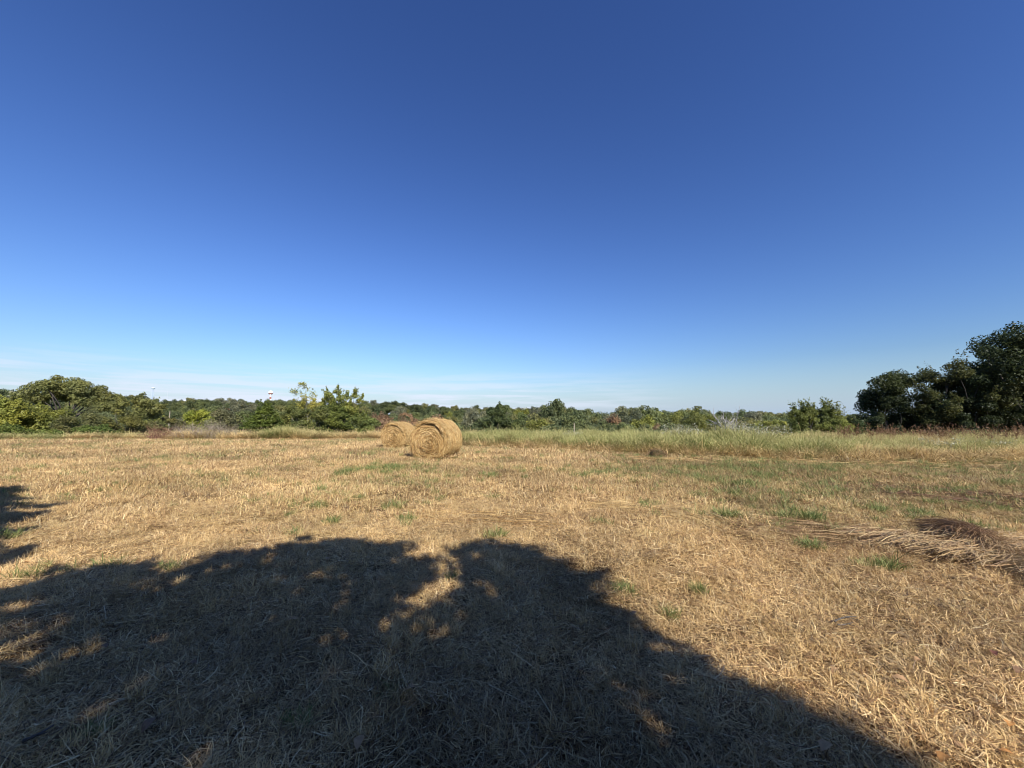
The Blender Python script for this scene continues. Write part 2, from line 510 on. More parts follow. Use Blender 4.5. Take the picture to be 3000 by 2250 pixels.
# prototypes: a square of matted straw with short stubble standing in it
near_p, mid_p, far_p = [], [], []
for k in range(7):
    r = np.random.default_rng(100 + k)
    parts = [blade_set(r, 440, 0.30, 0.078, 0.04, (-3, 16), 0.0031, 1.2, 4, head=(0.0, 1.1), z0=(0.0, 0.026), taper=False, tint=(0.0, 1.0), square=True),
             blade_set(r, 420, 0.30, 0.058, 0.03, (-5, 28), 0.0029, 1.6, 3, z0=(0.0, 0.030), taper=False, tint=(0.0, 1.0), square=True),
             blade_set(r, 340, 0.30, 0.048, 0.020, (30, 82), 0.0048, 1.0, 3, tint=(0.05, 1.0), droop=0.3, square=True),
             blade_set(r, 3, 0.28, 0.14, 0.06, (0, 12), 0.0042, 0.9, 4, z0=(0.010, 0.030), taper=False, tint=(0.6, 1.0), square=True)]
    for _ in range(3):
        c = r.uniform(-0.25, 0.25, 2)
        V, Fc, A = blade_set(r, 30, 0.05, 0.080, 0.03, (40, 86), 0.0034, 0.8, 3, tint=(0.45, 1.0), droop=0.35)
        V = V + np.array([c[0], c[1], 0]); parts.append((V, Fc, A))
    V, Fc, A = join(parts); near_p.append(mesh_np('straw_mat', V, Fc, STRAW, A))
for k in range(6):
    r = np.random.default_rng(200 + k)
    parts = [blade_set(r, 190, 0.42, 0.11, 0.05, (0, 18), 0.0080, 0.9, 3, head=(0.0, 0.9), z0=(0.0, 0.03), taper=False, tint=(0.05, 0.95), square=True),
             blade_set(r, 340, 0.42, 0.085, 0.032, (35, 86), 0.0088, 0.8, 3, tint=(0.0, 1.0), droop=0.3, square=True)]
    V, Fc, A = join(parts); mid_p.append(mesh_np('stubble_patch', V, Fc, STRAW, A))
for k in range(5):
    r = np.random.default_rng(300 + k)
    parts = [blade_set(r, 480, 0.75, 0.10, 0.04, (40, 88), 0.017, 0.8, 3, tint=(0.0, 1.0), droop=0.3, square=True),
             blade_set(r, 120, 0.75, 0.17, 0.05, (0, 20), 0.013, 0.8, 3, tint=(0.1, 1.0), taper=False, square=True)]
    V, Fc, A = join(parts); far_p.append(mesh_np('stubble_strip', V, Fc, STRAW, A))
def cover(name, protos, y0, y1, step, slope, pad, label, seed, ang_noise, fin=None, fout=None):
    r = np.random.default_rng(seed)
    gy = np.arange(y0, y1, step)
    P = []
    for y in gy:
        hw = slope * max(y, 0) + pad
        gx = np.arange(-hw, hw, step)
        P.append(np.stack([gx, np.full_like(gx, y)], 1))
    P = np.concatenate(P) + 0
    P = P + r.uniform(-0.42, 0.42, P.shape) * step
    if fin: P = P[r.random(len(P)) < (P[:, 1] - fin[0]) / (fin[1] - fin[0])]
    if fout: P = P[r.random(len(P)) > (P[:, 1] - fout[0]) / (fout[1] - fout[0])]
    x, y = P[:, 0], P[:, 1]
    g, b, v = field_masks(x, y)
    n = len(P)
    ang = -0.75 + 1.2 * wav(x, y, 4.5, 6) + r.normal(0, ang_noise, n)
    # near the raked windrow the stems lie along it
    z = ground_h(x, y) - 0.004
    rot = np.stack([r.normal(0, 0.055, n), r.normal(0, 0.055, n), ang], 1)
    s = r.uniform(0.85, 1.2, n); sz = r.uniform(0.75, 1.25, n)
    return scatter(name, np.stack([x, y, z], 1), rot, np.stack([s, s, sz], 1), r.integers(0, len(protos), n), protos,
                   {'green': np.clip(g + r.normal(0, 0.06, n), 0, 1), 'brown': np.clip(b + r.normal(0, 0.08, n), 0, 1), 'val': np.clip(v + r.normal(0, 0.12, n), 0, 1)}, label)
cover('dry_grass_thatch', near_p, 0.2, 10.0, 0.27, 1.42, 1.6, 'matted cut straw and stubble over the near field', 1, 0.45, None, (6.0, 10.0))
cover('dry_grass_stubble', mid_p, 3.8, 20.0, 0.36, 1.42, 2.0, 'short straw coloured stubble over the middle of the field', 2, 0.8, (5.4, 9.8), (14.0, 20.0))
cover('dry_grass_stubble_far', far_p, 13.5, 30.5, 0.56, 1.42, 3.0, 'straw coloured stubble over the far part of the field', 3, 0.9, (13.5, 18.0))

# ---- golden tufts and green tufts standing in the stubble
tuft_p, gtuft_p = [], []
for k in range(5):
    r = np.random.default_rng(400 + k)
    V, Fc, A = blade_set(r, 75, 0.07, 0.11, 0.04, (45, 88), 0.0042, 0.7, 4, tint=(0.5, 1.0), droop=0.35)
    tuft_p.append(mesh_np('golden_tuft', V, Fc, STRAW, A))
    V, Fc, A = blade_set(r, 48, 0.11, 0.165, 0.05, (45, 88), 0.0085, 0.8, 4, tint=(0.0, 1.0), droop=0.45)
    gtuft_p.append(mesh_np('green_tuft', V, Fc, REGROWTH, A))
r = np.random.default_rng(12)
def rand_field(n, y0, y1, slope=1.4):
    y = np.sqrt(r.uniform(y0 ** 2, y1 ** 2, n)); x = r.uniform(-1, 1, n) * (slope * y + 0.8)
    return x, y
x, y = rand_field(620, 1.0, 13)
n = len(x); s = r.uniform(0.4, 0.95, n)
scatter('golden_grass', np.stack([x, y, ground_h(x, y)], 1), np.stack([0 * x, 0 * x, r.uniform(0, 6.28, n)], 1), np.stack([s] * 3, 1), r.integers(0, 5, n), tuft_p,
        {'green': 0.15 * r.random(n), 'brown': 0.15 * r.random(n), 'val': 0.45 + 0.4 * r.random(n)}, 'golden stubble tufts scattered through the cut field')
# green regrowth: random by patch, plus the clumps one can see in the photograph
xg, yg = rand_field(34000, 2.6, 28)
g, b, v = field_masks(xg, yg)
keep = r.random(len(xg)) < np.clip(0.06 + 1.6 * (g - 0.15), 0, 0.8) * (0.4 + 0.6 * (wav(xg, yg, 1.1, 6) > -0.1))
xg, yg = xg[keep], yg[keep]
sg = r.uniform(0.45, 1.15, len(xg)) * (0.72 + 0.022 * yg)
clumps = [(1030, 1385, 45, 14, 0.9), (1110, 1380, 110, 36, 0.9), (1445, 1402, 30, 8, .9), (935, 1495, 26, 7, .8), (975, 1535, 22, 8, .9), (1190, 1533, 22, 7, .9), (1165, 1490, 34, 8, .8), (1460, 1580, 32, 9, .8),
          (860, 1510, 24, 6, .6), (940, 1450, 30, 8, .8), (1060, 1475, 20, 6, .7), (1250, 1480, 18, 5, .7), (1780, 1390, 45, 12, .9), (1700, 1400, 40, 10, .9), (1845, 1385, 36, 8, .9), (2050, 1405, 50, 12, .9),
          (2180, 1430, 60, 14, 1.0), (2140, 1530, 44, 12, 1.0), (2350, 1525, 70, 16, 1.05), (2370, 1610, 40, 10, .9), (2580, 1665, 60, 16, 1.0), (2880, 1555, 70, 14, .9), (2400, 1385, 80, 14, .9), (2590, 1445, 60, 12, .9), (2690, 1510, 90, 16, .7),
          (1820, 1735, 36, 12, .7), (1965, 1800, 24, 8, .6), (2045, 1730, 26, 8, .7), (2780, 1450, 60, 10, .9), (2240, 1400, 60, 12, .9), (2560, 1500, 60, 12, .9), (1990, 1395, 44, 10, .8), (420, 1372, 60, 8, .7), (620, 1395, 40, 6, .7), (20, 1585, 40, 8, 1.1), (300, 1400, 80, 8, .7), (1900, 1480, 60, 10, .7), (1760, 1540, 50, 8, .7), (2160, 1460, 80, 12, .8), (2520, 1420, 90, 12, .9), (2900, 1470, 60, 8, .8),
          (1320, 1710, 30, 5, .6), (130, 1675, 60, 7, .8), (300, 1660, 50, 6, .8), (480, 1670, 50, 6, .8), (1700, 1440, 60, 8, .8), (1560, 1385, 60, 8, .8), (1120, 2050, 60, 5, .5), (860, 2130, 50, 4, .5), (300, 2180, 60, 5, .5)]
for (u, v_, du, m, sc) in clumps:
    cx, cy = gnd(u, v_)
    m = max(4, int(m * 0.8)); sc *= 0.95
    xg = np.concatenate([xg, cx + r.normal(0, 0.40 * du / F * cy, m)])
    yg = np.concatenate([yg, cy + r.normal(0, 0.30 * du / F * cy, m)])
    sg = np.concatenate([sg, r.uniform(0.75, 1.35, m) * sc * (0.62 + 0.035 * cy)])
n = len(xg)
scatter('green_grass', np.stack([xg, yg, ground_h(xg, yg)], 1), np.stack([0 * xg, 0 * xg, r.uniform(0, 6.28, n)], 1), np.stack([sg] * 3, 1), r.integers(0, 5, n), gtuft_p,
        {'green': 0.8 + 0.2 * r.random(n), 'val': 0.4 + 0.4 * r.random(n)}, 'fresh green grass tufts growing through the stubble')

# ------------------------------------------------------------------ uncut tall grass at the field edge
tall_p, fringe_p, weed_p = [], [], []
for k in range(6):
    r = np.random.default_rng(500 + k)
    parts = [blade_set(r, 60, 0.16, 0.80, 0.20, (58, 88), 0.018, 0.6, 6, tint=(0.0, 0.85), droop=0.62),
             blade_set(r, 16, 0.15, 1.00, 0.14, (70, 89), 0.015, 0.4, 6, tint=(0.7, 1.0), droop=0.30)]
    V, Fc, A = parts[1]
    tips = V.reshape(-1, 6, 2, 3).mean(2); hb, hw_, ht = [], [], []
    for tp in tips:
        for q in range(2):
            f = r.uniform(-0.5, 1.0); base = tp[-2] * (1 - f) + tp[-1] * f
            d = norm(r.normal(0, 0.5, 3) + np.array([0, 0, 1.0])); L = r.uniform(0.04, 0.09)
            hb.append(np.stack([base, base + d * L * 0.5, base + d * L])); ht.append(r.uniform(0.86, 1.0))
    hb = np.array(hb); hd_ = ribbons(hb, np.tile([[0.003, 0.011, 0.002]], (len(hb), 1)), norm(r.normal(0, 1, (len(hb), 3))), np.array(ht))
    hd_[2]['h'][:] = 0.75
    parts.append(hd_)
    V, Fc, A = join(parts); tall_p.append(mesh_np('tall_grass_clump', V, Fc, GRASS, A))
    parts = [blade_set(r, 50, 0.22, 0.42, 0.14, (20, 80), 0.017, 0.7, 5, tint=(0.05, 1.0), droop=0.8)]
    V, Fc, A = join(parts); fringe_p.append(mesh_np('dry_fringe_clump', V, Fc, GRASS, A))
WEED = mat_straw('brown_weed_stems', [(0.0, (0.11, 0.062, 0.040)), (0.5, (0.25, 0.15, 0.085)), (1.0, (0.46, 0.34, 0.19))], trans=0.1)
for k in range(4):
    r = np.random.default_rng(520 + k)
    V, Fc, A = blade_set(r, 16, 0.20, 1.20, 0.14, (72, 89), 0.012, 0.3, 5, tint=(0.3, 1.0), droop=0.18)
    K = 5
    tips = V.reshape(-1, K, 2, 3).mean(2)
    parts = [(V, Fc, A)]
    for tp in tips:
        for q in range(9):
            f = r.uniform(0.0, 1.0); base = tp[-2] * (1 - f) + tp[-1] * f
            d = norm(r.normal(0, 1, 3) + np.array([0, 0, 0.9])); L = r.uniform(0.05, 0.13)
            P = np.stack([base, base + d * L * 0.5, base + d * L])[None]
            parts.append(ribbons(P, np.array([[0.004, 0.014, 0.003]]), norm(r.normal(0, 1, (1, 3))), np.array([r.uniform(0, 0.55)])))
    V, Fc, A = join(parts); weed_p.append(mesh_np('seeding_weed_clump', V, Fc, WEED, A))

edge_u = np.array([1345, 1450, 1600, 1800, 2000, 2200, 2400, 2600, 2800, 3000, 3200, 3500])
edge_v = np.array([1308, 1311, 1317, 1325, 1334, 1343, 1348, 1350, 1352, 1353, 1354, 1356])
E = np.array([gnd(u, v) for u, v in zip(edge_u, edge_v)])
def edge_y(x):
    return np.interp(x, E[:, 0], E[:, 1])
r = np.random.default_rng(31)
n0 = 9000
x = r.uniform(E[0, 0] - 0.2, 38, n0); dpt = r.random(n0) ** 1.25 * 13.0
y = edge_y(x) + 0.15 + dpt + 0.45 * wav(x, 0 * x, 2.1, 7) + 0.30 * wav(x, 0 * x, 0.8, 6)
keep = (y < 33.5) & (x < 1.42 * y + 3)
x, y, dpt = x[keep], y[keep], dpt[keep]
n = len(x)
# the right-hand end is paler and greyer, a few darker green drifts stand in the middle
gr = 0.78 + 0.26 * wav(x, y, 3.2, 1) + 0.14 * wav(x, y, 1.0, 0) - 0.25 * sstep((x - 12) / 6)
gr = gr + 0.16 * (1 - sstep((x - 5) / 4)) + 0.30 * np.exp(-((x - 9.5) / 2.0) ** 2) - 0.45 * (dpt < 0.6)
hs = (0.57 + 0.13 * wav(x, y, 2.4, 3) + 0.12 * wav(x, y, 0.9, 2)) * (0.62 + 0.38 * sstep(dpt / 0.9)) * r.uniform(0.68, 1.28, n)
hs = hs * (1 - 0.16 * sstep((x - 11) / 5)) + 0.36 * np.exp(-(((x - 10.6) / 2.8) ** 2 + ((y - 18.8) / 1.8) ** 2))
s = r.uniform(0.9, 1.25, n)
scatter('tall_grass', np.stack([x, y, ground_h(x, y)], 1), np.stack([r.normal(0, .05, n), r.normal(0, .05, n), r.uniform(0, 6.28, n)], 1), np.stack([s, s, hs], 1),
        r.integers(0, 6, n), tall_p, {'green': np.clip(gr, 0, 1), 'val': np.clip(0.55 + 0.25 * wav(x, y, 1.4, 5) + r.normal(0, 0.1, n), 0, 1)}, 'uncut green and tan grass standing along the right edge of the field')
x = r.uniform(E[0, 0] - 0.4, 36, 2000); y = edge_y(x) + r.normal(-0.05, 0.38, 2000)
n = len(x); s = r.uniform(0.7, 1.2, n)
scatter('dry_fringe_grass', np.stack([x, y, ground_h(x, y)], 1), np.stack([0 * x, 0 * x, r.uniform(0, 6.28, n)], 1), np.stack([s, s, s * r.uniform(.55, 1.1, n)], 1), r.integers(0, 6, n), fringe_p,
        {'green': np.clip(0.12 + 0.2 * wav(x, y, 2, 2), 0, 1), 'val': np.clip(0.45 + 0.4 * wav(x, y, 1.1, 6), 0, 1)}, 'bent dry straw fringe in front of the tall grass')
# far edge on the left: thinner dry grass on the brow of the field
x = r.uniform(-46, E[0, 0] + 0.6, 2600); y = 28.0 + 3.2 * r.random(2600) + 0.5 * wav(x, 0 * x, 6, 3)
keep = r.random(len(x)) < np.clip(0.55 + 0.5 * wav(x, 0 * x, 3.0, 5), 0.15, 1)
x, y = x[keep], y[keep]; n = len(x)
hs = r.uniform(0.4, 0.8, n) * (0.75 + 0.25 * sstep((x + 34) / 8)); s = r.uniform(0.9, 1.4, n)
gr = 0.22 + 0.2 * wav(x, y, 4, 2) + 0.35 * (1 - sstep((x + 33) / 6)) + 0.55 * np.exp(-((x + 16.8) / 1.3) ** 2)
hs = hs + 0.35 * np.exp(-((x + 16.8) / 1.3) ** 2)
scatter('brow_grass', np.stack([x, y, ground_h(x, y)], 1), np.stack([0 * x, 0 * x, r.uniform(0, 6.28, n)], 1), np.stack([s, s, hs], 1), r.integers(0, 6, n), tall_p,
        {'green': np.clip(gr, 0, 1), 'val': np.clip(0.5 + 0.3 * wav(x, y, 1.7, 4), 0, 1)}, 'thin dry grass along the far left brow of the field')
# brown seeding weeds behind the tall grass, far right
x = r.uniform(15, 36, 300); y = edge_y(x) + r.uniform(3.5, 9, 300)
keep = (r.random(300) < 0.40 + 0.4 * wav(x, y, 2.2, 0)) & (x > 0.85 * y)
x, y = x[keep], y[keep]; n = len(x); s = r.uniform(0.72, 1.0, n)
scatter('brown_weeds', np.stack([x, y, ground_h(x, y)], 1), np.stack([0 * x, 0 * x, r.uniform(0, 6.28, n)], 1), np.stack([s, s, s], 1), r.integers(0, 4, n), weed_p,
        {'green': 0 * x, 'brown': 0 * x, 'val': 0.3 + 0.4 * r.random(n)}, 'red brown seeding weeds standing behind the tall grass on the right')

# ------------------------------------------------------------------ foliage builders
def leaves(r, P, N, size, tint, ln=1.5):
    """diamond leaves at P facing roughly N"""
    n = len(P)
    N = norm(N); a = norm(np.cross(N, r.normal(0, 1, (n, 3)))); b = np.cross(N, a)
    s = size * r.uniform(0.6, 1.3, n)[:, None]
    c = N * s * 0.16
    V = np.stack([P - a * s * 0.5 * ln, P + b * s * 0.36 + c, P + a * s * 0.5 * ln, P - b * s * 0.36 + c], 1).reshape(-1, 3)
    Fc = np.arange(n * 4).reshape(n, 4)
    return V, Fc, {'tint': np.repeat(tint, 4)}
def clump_leaves(r, C, Rd, n, size, flat=0.75, up=0.35):
    w = Rd ** 2; w = w / w.sum()
    k = r.choice(len(C), n, p=w)
    d = norm(r.normal(0, 1, (n, 3)))
    q = r.random(n) ** 0.42
    P = C[k] + d * (Rd[k] * q)[:, None] * np.array([1, 1, flat])
    N = d * 0.7 + r.normal(0, 0.55, (n, 3)) + np.array([0, 0, up])
    base = r.random(len(C))
    t = np.clip(0.55 * base[k] + 0.45 * r.random(n) + 0.05, 0, 1) * 0.86 + 0.14 * (r.random(n) > 0.96)
    return leaves(r, P, N, size, t)
def twig_leaves(r, A, B, per, spread, size, start=0.25):
    n = len(A) * per
    k = np.repeat(np.arange(len(A)), per)
    t = start + (1 - start) * r.random(n)
    P = A[k] + (B - A)[k] * t[:, None]
    P = P + r.normal(0, 1, (n, 3)) * (spread * (1.15 - 0.8 * t))[:, None]
    N = r.normal(0, 0.7, (n, 3)) + np.array([0, 0, 0.5])
    base = r.random(len(A))
    return leaves(r, P, N, size, np.clip(0.5 * base[k] + 0.5 * r.random(n), 0, 1) * 0.9 + 0.1 * (r.random(n) > .95))
def crown_clumps(r, n, w, d, z0, z1, rc, kind='round'):
    """clump centres and radii for a crown of width w, depth d between z0 and z1 (base at the origin)"""
    C, Rr = [], []
    h = z1 - z0
    while len(C) < n:
        v = norm(r.normal(0, 1, 3)) * r.random() ** (1 / 3.5)
        p = np.array([v[0] * w / 2, v[1] * d / 2, z0 + h * (v[2] + 1) / 2])
        t = (p[2] - z0) / h
        if kind == 'dome':        # broad umbrella: flat underside
            p[2] = z0 + h * (0.22 + 0.78 * max(0, 1 - (v[0] ** 2 + v[1] ** 2)) ** 0.5 * r.uniform(0.55, 1.0)) - h * 0.2 * r.random()
        elif kind == 'cone':
            k = (1 - t) ** 0.85 + 0.06
            q = r.uniform(0.4, 1.0); a = r.uniform(0, 6.283)
            p = np.array([np.cos(a) * q * k * w / 2, np.sin(a) * q * k * d / 2, z0 + h * t])
        elif kind == 'shrub':     # widest near the ground
            q = r.random() ** 0.5; a = r.uniform(0, 6.283); t = r.random() ** 1.1
            k = (1 - t ** 2.2) ** 0.5 * 0.95 + 0.05
            p = np.array([np.cos(a) * q * k * w / 2, np.sin(a) * q * k * d / 2, z0 + h * t])
        s = rc * r.uniform(0.65, 1.3)
        p[0] *= max(0.1, 1 - 2 * s / max(w, 0.1) * 0.55); p[1] *= max(0.1, 1 - 2 * s / max(d, 0.1) * 0.55)
        C.append(p); Rr.append(s)
    return np.array(C), np.array(Rr)
def limbs(r, C, Rr, trunk_r, fork, n_limb, lean=(0, 0), multi=1):
    parts = []
    for m in range(multi):
        o = np.array([r.normal(0, 0.18), r.normal(0, 0.18), 0]) * (multi > 1) - np.array([0, 0, 0.25])
        top = np.array([lean[0] + (r.normal(0, 0.4) if multi > 1 else 0), lean[1], fork])
        tr = trunk_r / (1 if multi == 1 else 1.5)
        parts.append(tube(bend(o, top, r, 5, 0.10), np.linspace(tr * 1.15, tr * 0.7, 5), 6))
        sel = r.choice(len(C), min(len(C), n_limb), replace=False)
        for k in sel:
            parts.append(tube(bend(top, C[k], r, 5, 0.22), np.linspace(tr * 0.42, tr * 0.08, 5), 4))
    return join(parts)
def tree(name, label, cat, loc, w, h, leaf_n, leaf, color, kind='round', rc=0.7, nc=24, z0=0.3, trunk=0.16, d=None, seed=0, group=None, fork=None, twigs=0, twig_len=1.0, per=26, flat=0.75, multi=1, bark=None, up=0.35, nlimb=10, twig_up=0.6):
    r = np.random.default_rng(seed)
    root = thing(name, label, cat, loc, group)
    C, Rr = crown_clumps(r, nc, w, d or w * 0.85, h * z0, h, rc, kind)
    parts = [clump_leaves(r, C, Rr, leaf_n, leaf, flat, up)]
    if twigs:
        k = r.integers(0, len(C), twigs)
        dr = norm(C[k] - np.array([0, 0, h * 0.35])) + r.normal(0, 0.35, (twigs, 3)) + np.array([0, 0, twig_up])
        A = C[k]; B = C[k] + norm(dr) * twig_len * r.uniform(0.6, 1.25, (twigs, 1)) * (Rr[k] / rc)[:, None]
        parts.append(twig_leaves(r, A, B, per, leaf * 0.8, leaf, 0.1))
    V, Fc, A_ = join(parts)
    kz = h / np.quantile(V[:, 2], 0.9993)
    V[:, 2] *= kz; C = C * np.array([1, 1, kz])
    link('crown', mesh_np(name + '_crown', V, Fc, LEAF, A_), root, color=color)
    V, Fc, A_ = limbs(r, C, Rr, trunk, fork or h * max(0.18, z0 * 0.9), nlimb, multi=multi)
    link('trunk', mesh_np(name + '_trunk', V, Fc, bark or BARK), root)
    return root
def place(u, depth):
    x = (u - 1500) / F * depth
    return (x, depth, gz(x, depth))
def height_to(u, v, depth):
    """height above its ground of something whose top shows at photo row v"""
    p = at(u, v, depth)
    return p[2] - gz(p[0], depth)
def px(n, depth):
    return n / F * depth

# ------------------------------------------------------------------ named trees and shrubs of the middle distance
OLIVE = (0.102, 0.110, 0.040); OLIVE_D = (0.085, 0.088, 0.030); YELLOW = (0.150, 0.160, 0.036); MID = (0.085, 0.105, 0.030)
DARK = (0.040, 0.055, 0.022); CEDAR = (0.062, 0.085, 0.020); GREY = (0.105, 0.110, 0.062); BRIGHT = (0.118, 0.138, 0.040)
RUST = (0.150, 0.075, 0.040); PALE = (0.17, 0.165, 0.095)

D = 46; tree('spreading_tree', 'broad olive green spreading tree, tallest of the trees on the left edge', 'tree', place(192, D), px(250, D), height_to(190, 1101, D), 21000, 0.17, OLIVE, 'dome', 0.95, 40, 0.42, 0.28, seed=1, flat=0.6, nlimb=18)
D = 35; tree('yellow_green_tree', 'yellow green tree with drooping foliage cut by the left edge of the photo', 'tree', place(-5, D), px(175, D), height_to(0, 1166, D), 15000, 0.14, YELLOW, 'round', 0.7, 30, 0.12, 0.14, seed=2, twigs=60, twig_len=0.8)
D = 38; tree('yellow_green_tree', 'leafy green tree below the broad spreading tree, beside the yellow one', 'tree', place(128, D), px(190, D), height_to(128, 1176, D), 15000, 0.14, (0.118, 0.130, 0.032), 'round', 0.8, 30, 0.20, 0.15, seed=3, twigs=60, twig_len=0.8)
D = 32; tree('dark_shrub', 'low dark green shrub at the left edge below the yellow tree', 'shrub', place(40, D), px(140, D), height_to(40, 1240, D), 8000, 0.11, (0.085, 0.110, 0.030), 'shrub', 0.5, 18, 0.1, 0.07, seed=4, twigs=40, twig_len=0.5, multi=2)
D = 34; tree('grey_green_shrub', 'dull grey green thicket with bare twigs in front of the spreading tree', 'shrub', place(252, D), px(190, D), height_to(252, 1190, D), 9000, 0.105, (0.095, 0.100, 0.042), 'shrub', 0.55, 26, 0.1, 0.08, seed=5, twigs=130, twig_len=1.0, per=16, multi=4)
D = 31.8; tree('dark_shrub', 'dark green low shrub in front of the dull grey green thicket', 'shrub', place(275, D), px(180, D), height_to(275, 1243, D), 8500, 0.10, (0.082, 0.112, 0.030), 'shrub', 0.4, 22, 0.1, 0.06, seed=6, twigs=70, twig_len=0.5, multi=2)
D = 31.5; tree('low_bush', 'small mid green bush right of the dark shrub at the left edge', 'shrub', place(150, D), px(70, D), height_to(150, 1256, D), 4000, 0.10, MID, 'shrub', 0.4, 14, 0.1, 0.06, seed=7, twigs=50, twig_len=0.45, multi=2)
D = 42; tree('olive_tree', 'rounded olive tree right of the broad spreading tree', 'tree', place(385, D), px(190, D), height_to(385, 1153, D), 14000, 0.15, OLIVE, 'round', 0.7, 34, 0.15, 0.15, seed=8, twigs=90, twig_len=0.9)
D = 35; tree('olive_shrub', 'wide olive brown shrub below the rounded olive tree', 'shrub', place(385, D), px(190, D), height_to(385, 1205, D), 11000, 0.11, OLIVE_D, 'shrub', 0.55, 26, 0.08, 0.08, seed=9, twigs=100, twig_len=0.8, per=20, multi=3)
D = 46; tree('olive_shrub', 'olive brown shrub hiding the foot of the bare wooden post', 'shrub', place(500, D), px(120, D), height_to(500, 1221, D), 9000, 0.13, (0.100, 0.098, 0.040), 'shrub', 0.6, 22, 0.06, 0.08, seed=80, twigs=60, twig_len=0.6, multi=2)
D = 34; tree('low_bush', 'low olive brush standing behind the grey brambles', 'shrub', place(555, D), px(110, D), height_to(555, 1240, D), 7000, 0.11, (0.100, 0.110, 0.042), 'shrub', 0.45, 18, 0.06, 0.07, seed=81, twigs=60, twig_len=0.5, multi=2)
D = 36; tree('low_bush', 'low grey green brush between the red brown weeds and the olive shrubs', 'shrub', place(455, D), px(90, D), height_to(455, 1232, D), 6000, 0.11, (0.105, 0.108, 0.050), 'shrub', 0.45, 16, 0.06, 0.07, seed=82, twigs=50, twig_len=0.5, multi=2)
D = 62; tree('yellow_green_tree', 'small round yellow green tree between the grey brambles and the wooded ridge', 'tree', place(583, D), px(82, D), height_to(583, 1199, D), 7000, 0.22, (0.150, 0.165, 0.030), 'round', 0.9, 22, 0.2, 0.16, seed=10)
D = 40; tree('grey_green_tree', 'grey green bushy tree left of the dark cedar', 'tree', place(650, D), px(105, D), height_to(650, 1192, D), 10000, 0.13, GREY, 'shrub', 0.6, 26, 0.12, 0.1, seed=11, twigs=60, twig_len=0.7, multi=2)
D = 36; tree('cedar_tree', 'dark green conical cedar standing at the field edge', 'tree', place(775, D), px(175, D), height_to(778, 1174, D), 17000, 0.125, CEDAR, 'cone', 0.42, 80, 0.08, 0.13, seed=12, twigs=150, twig_len=0.8, per=30, flat=0.5, fork=2.2, nlimb=16)
D = 39; tree('olive_shrub', 'olive green shrub filling the gap right of the cedar', 'shrub', place(850, D), px(100, D), height_to(850, 1185, D), 9000, 0.12, (0.095, 0.105, 0.032), 'shrub', 0.55, 22, 0.1, 0.08, seed=13, twigs=60, twig_len=0.6, multi=2)
D = 36; tree('leafy_tree', 'mid green bushy tree with yellow patches in its top, left of the hay bales', 'tree', place(990, D), px(190, D), height_to(990, 1165, D), 16000, 0.125, (0.092, 0.112, 0.030), 'shrub', 0.55, 46, 0.08, 0.13, seed=14, twigs=150, twig_len=1.0, per=24, multi=3, nlimb=9)
D = 34.5; tree('low_bush', 'dark tangled low bush under the bushy tree left of the bales', 'shrub', place(915, D), px(150, D), height_to(915, 1188, D), 10000, 0.115, (0.072, 0.085, 0.030), 'shrub', 0.5, 26, 0.08, 0.07, seed=15, twigs=70, twig_len=0.6, multi=3)
D = 34; tree('bright_bush', 'bright yellow green low bush just left of the rear hay bale', 'shrub', place(1078, D), px(110, D), height_to(1078, 1218, D), 9000, 0.11, BRIGHT, 'shrub', 0.5, 20, 0.08, 0.07, seed=16, twigs=60, twig_len=0.5, multi=2)
D = 62; tree('dark_round_tree', 'dark green round headed tree alone behind the tall grass, right of the bales', 'tree', place(1468, D), px(128, D), height_to(1468, 1181, D), 15000, 0.20, (0.050, 0.066, 0.026), 'round', 0.85, 40, 0.10, 0.18, seed=17, twigs=40, twig_len=0.9)
D = 58; tree('green_bush', 'soft green bush against the right side of the dark round tree', 'shrub', place(1528, D), px(60, D), height_to(1528, 1208, D), 5000, 0.18, (0.085, 0.105, 0.040), 'shrub', 0.7, 16, 0.1, 0.1, seed=18)
D = 32; tree('pointed_bush', 'leafy green bush with pointed shoots standing above the tall grass on the right', 'shrub', place(2355, D), px(120, D), height_to(2340, 1170, D), 12000, 0.105, (0.088, 0.103, 0.030), 'shrub', 0.42, 40, 0.08, 0.09, seed=19, twigs=190, twig_len=1.0, per=26, multi=4, twig_up=1.5)
D = 32.5; tree('pointed_bush', 'right half of the leafy bush pair, wider with loose feathery shoots', 'shrub', place(2425, D), px(110, D), height_to(2418, 1166, D), 10000, 0.105, (0.092, 0.106, 0.032), 'shrub', 0.42, 36, 0.08, 0.09, seed=20, twigs=190, twig_len=1.2, per=22, multi=4, twig_up=1.3)
D = 31; tree('bright_bush', 'low yellow green bush at the foot of the loose feathery bush on the right', 'shrub', place(2445, D), px(100, D), height_to(2445, 1222, D), 7000, 0.10, (0.105, 0.122, 0.036), 'shrub', 0.4, 18, 0.08, 0.06, seed=21, twigs=50, twig_len=0.4, multi=2)
D = 70; tree('dark_tree', 'small dark tree in the gap between the feathery bush and the tall right trees', 'tree', place(2492, D), px(80, D), height_to(2492, 1214, D), 6000, 0.22, DARK, 'round', 0.9, 22, 0.15, 0.16, seed=22)
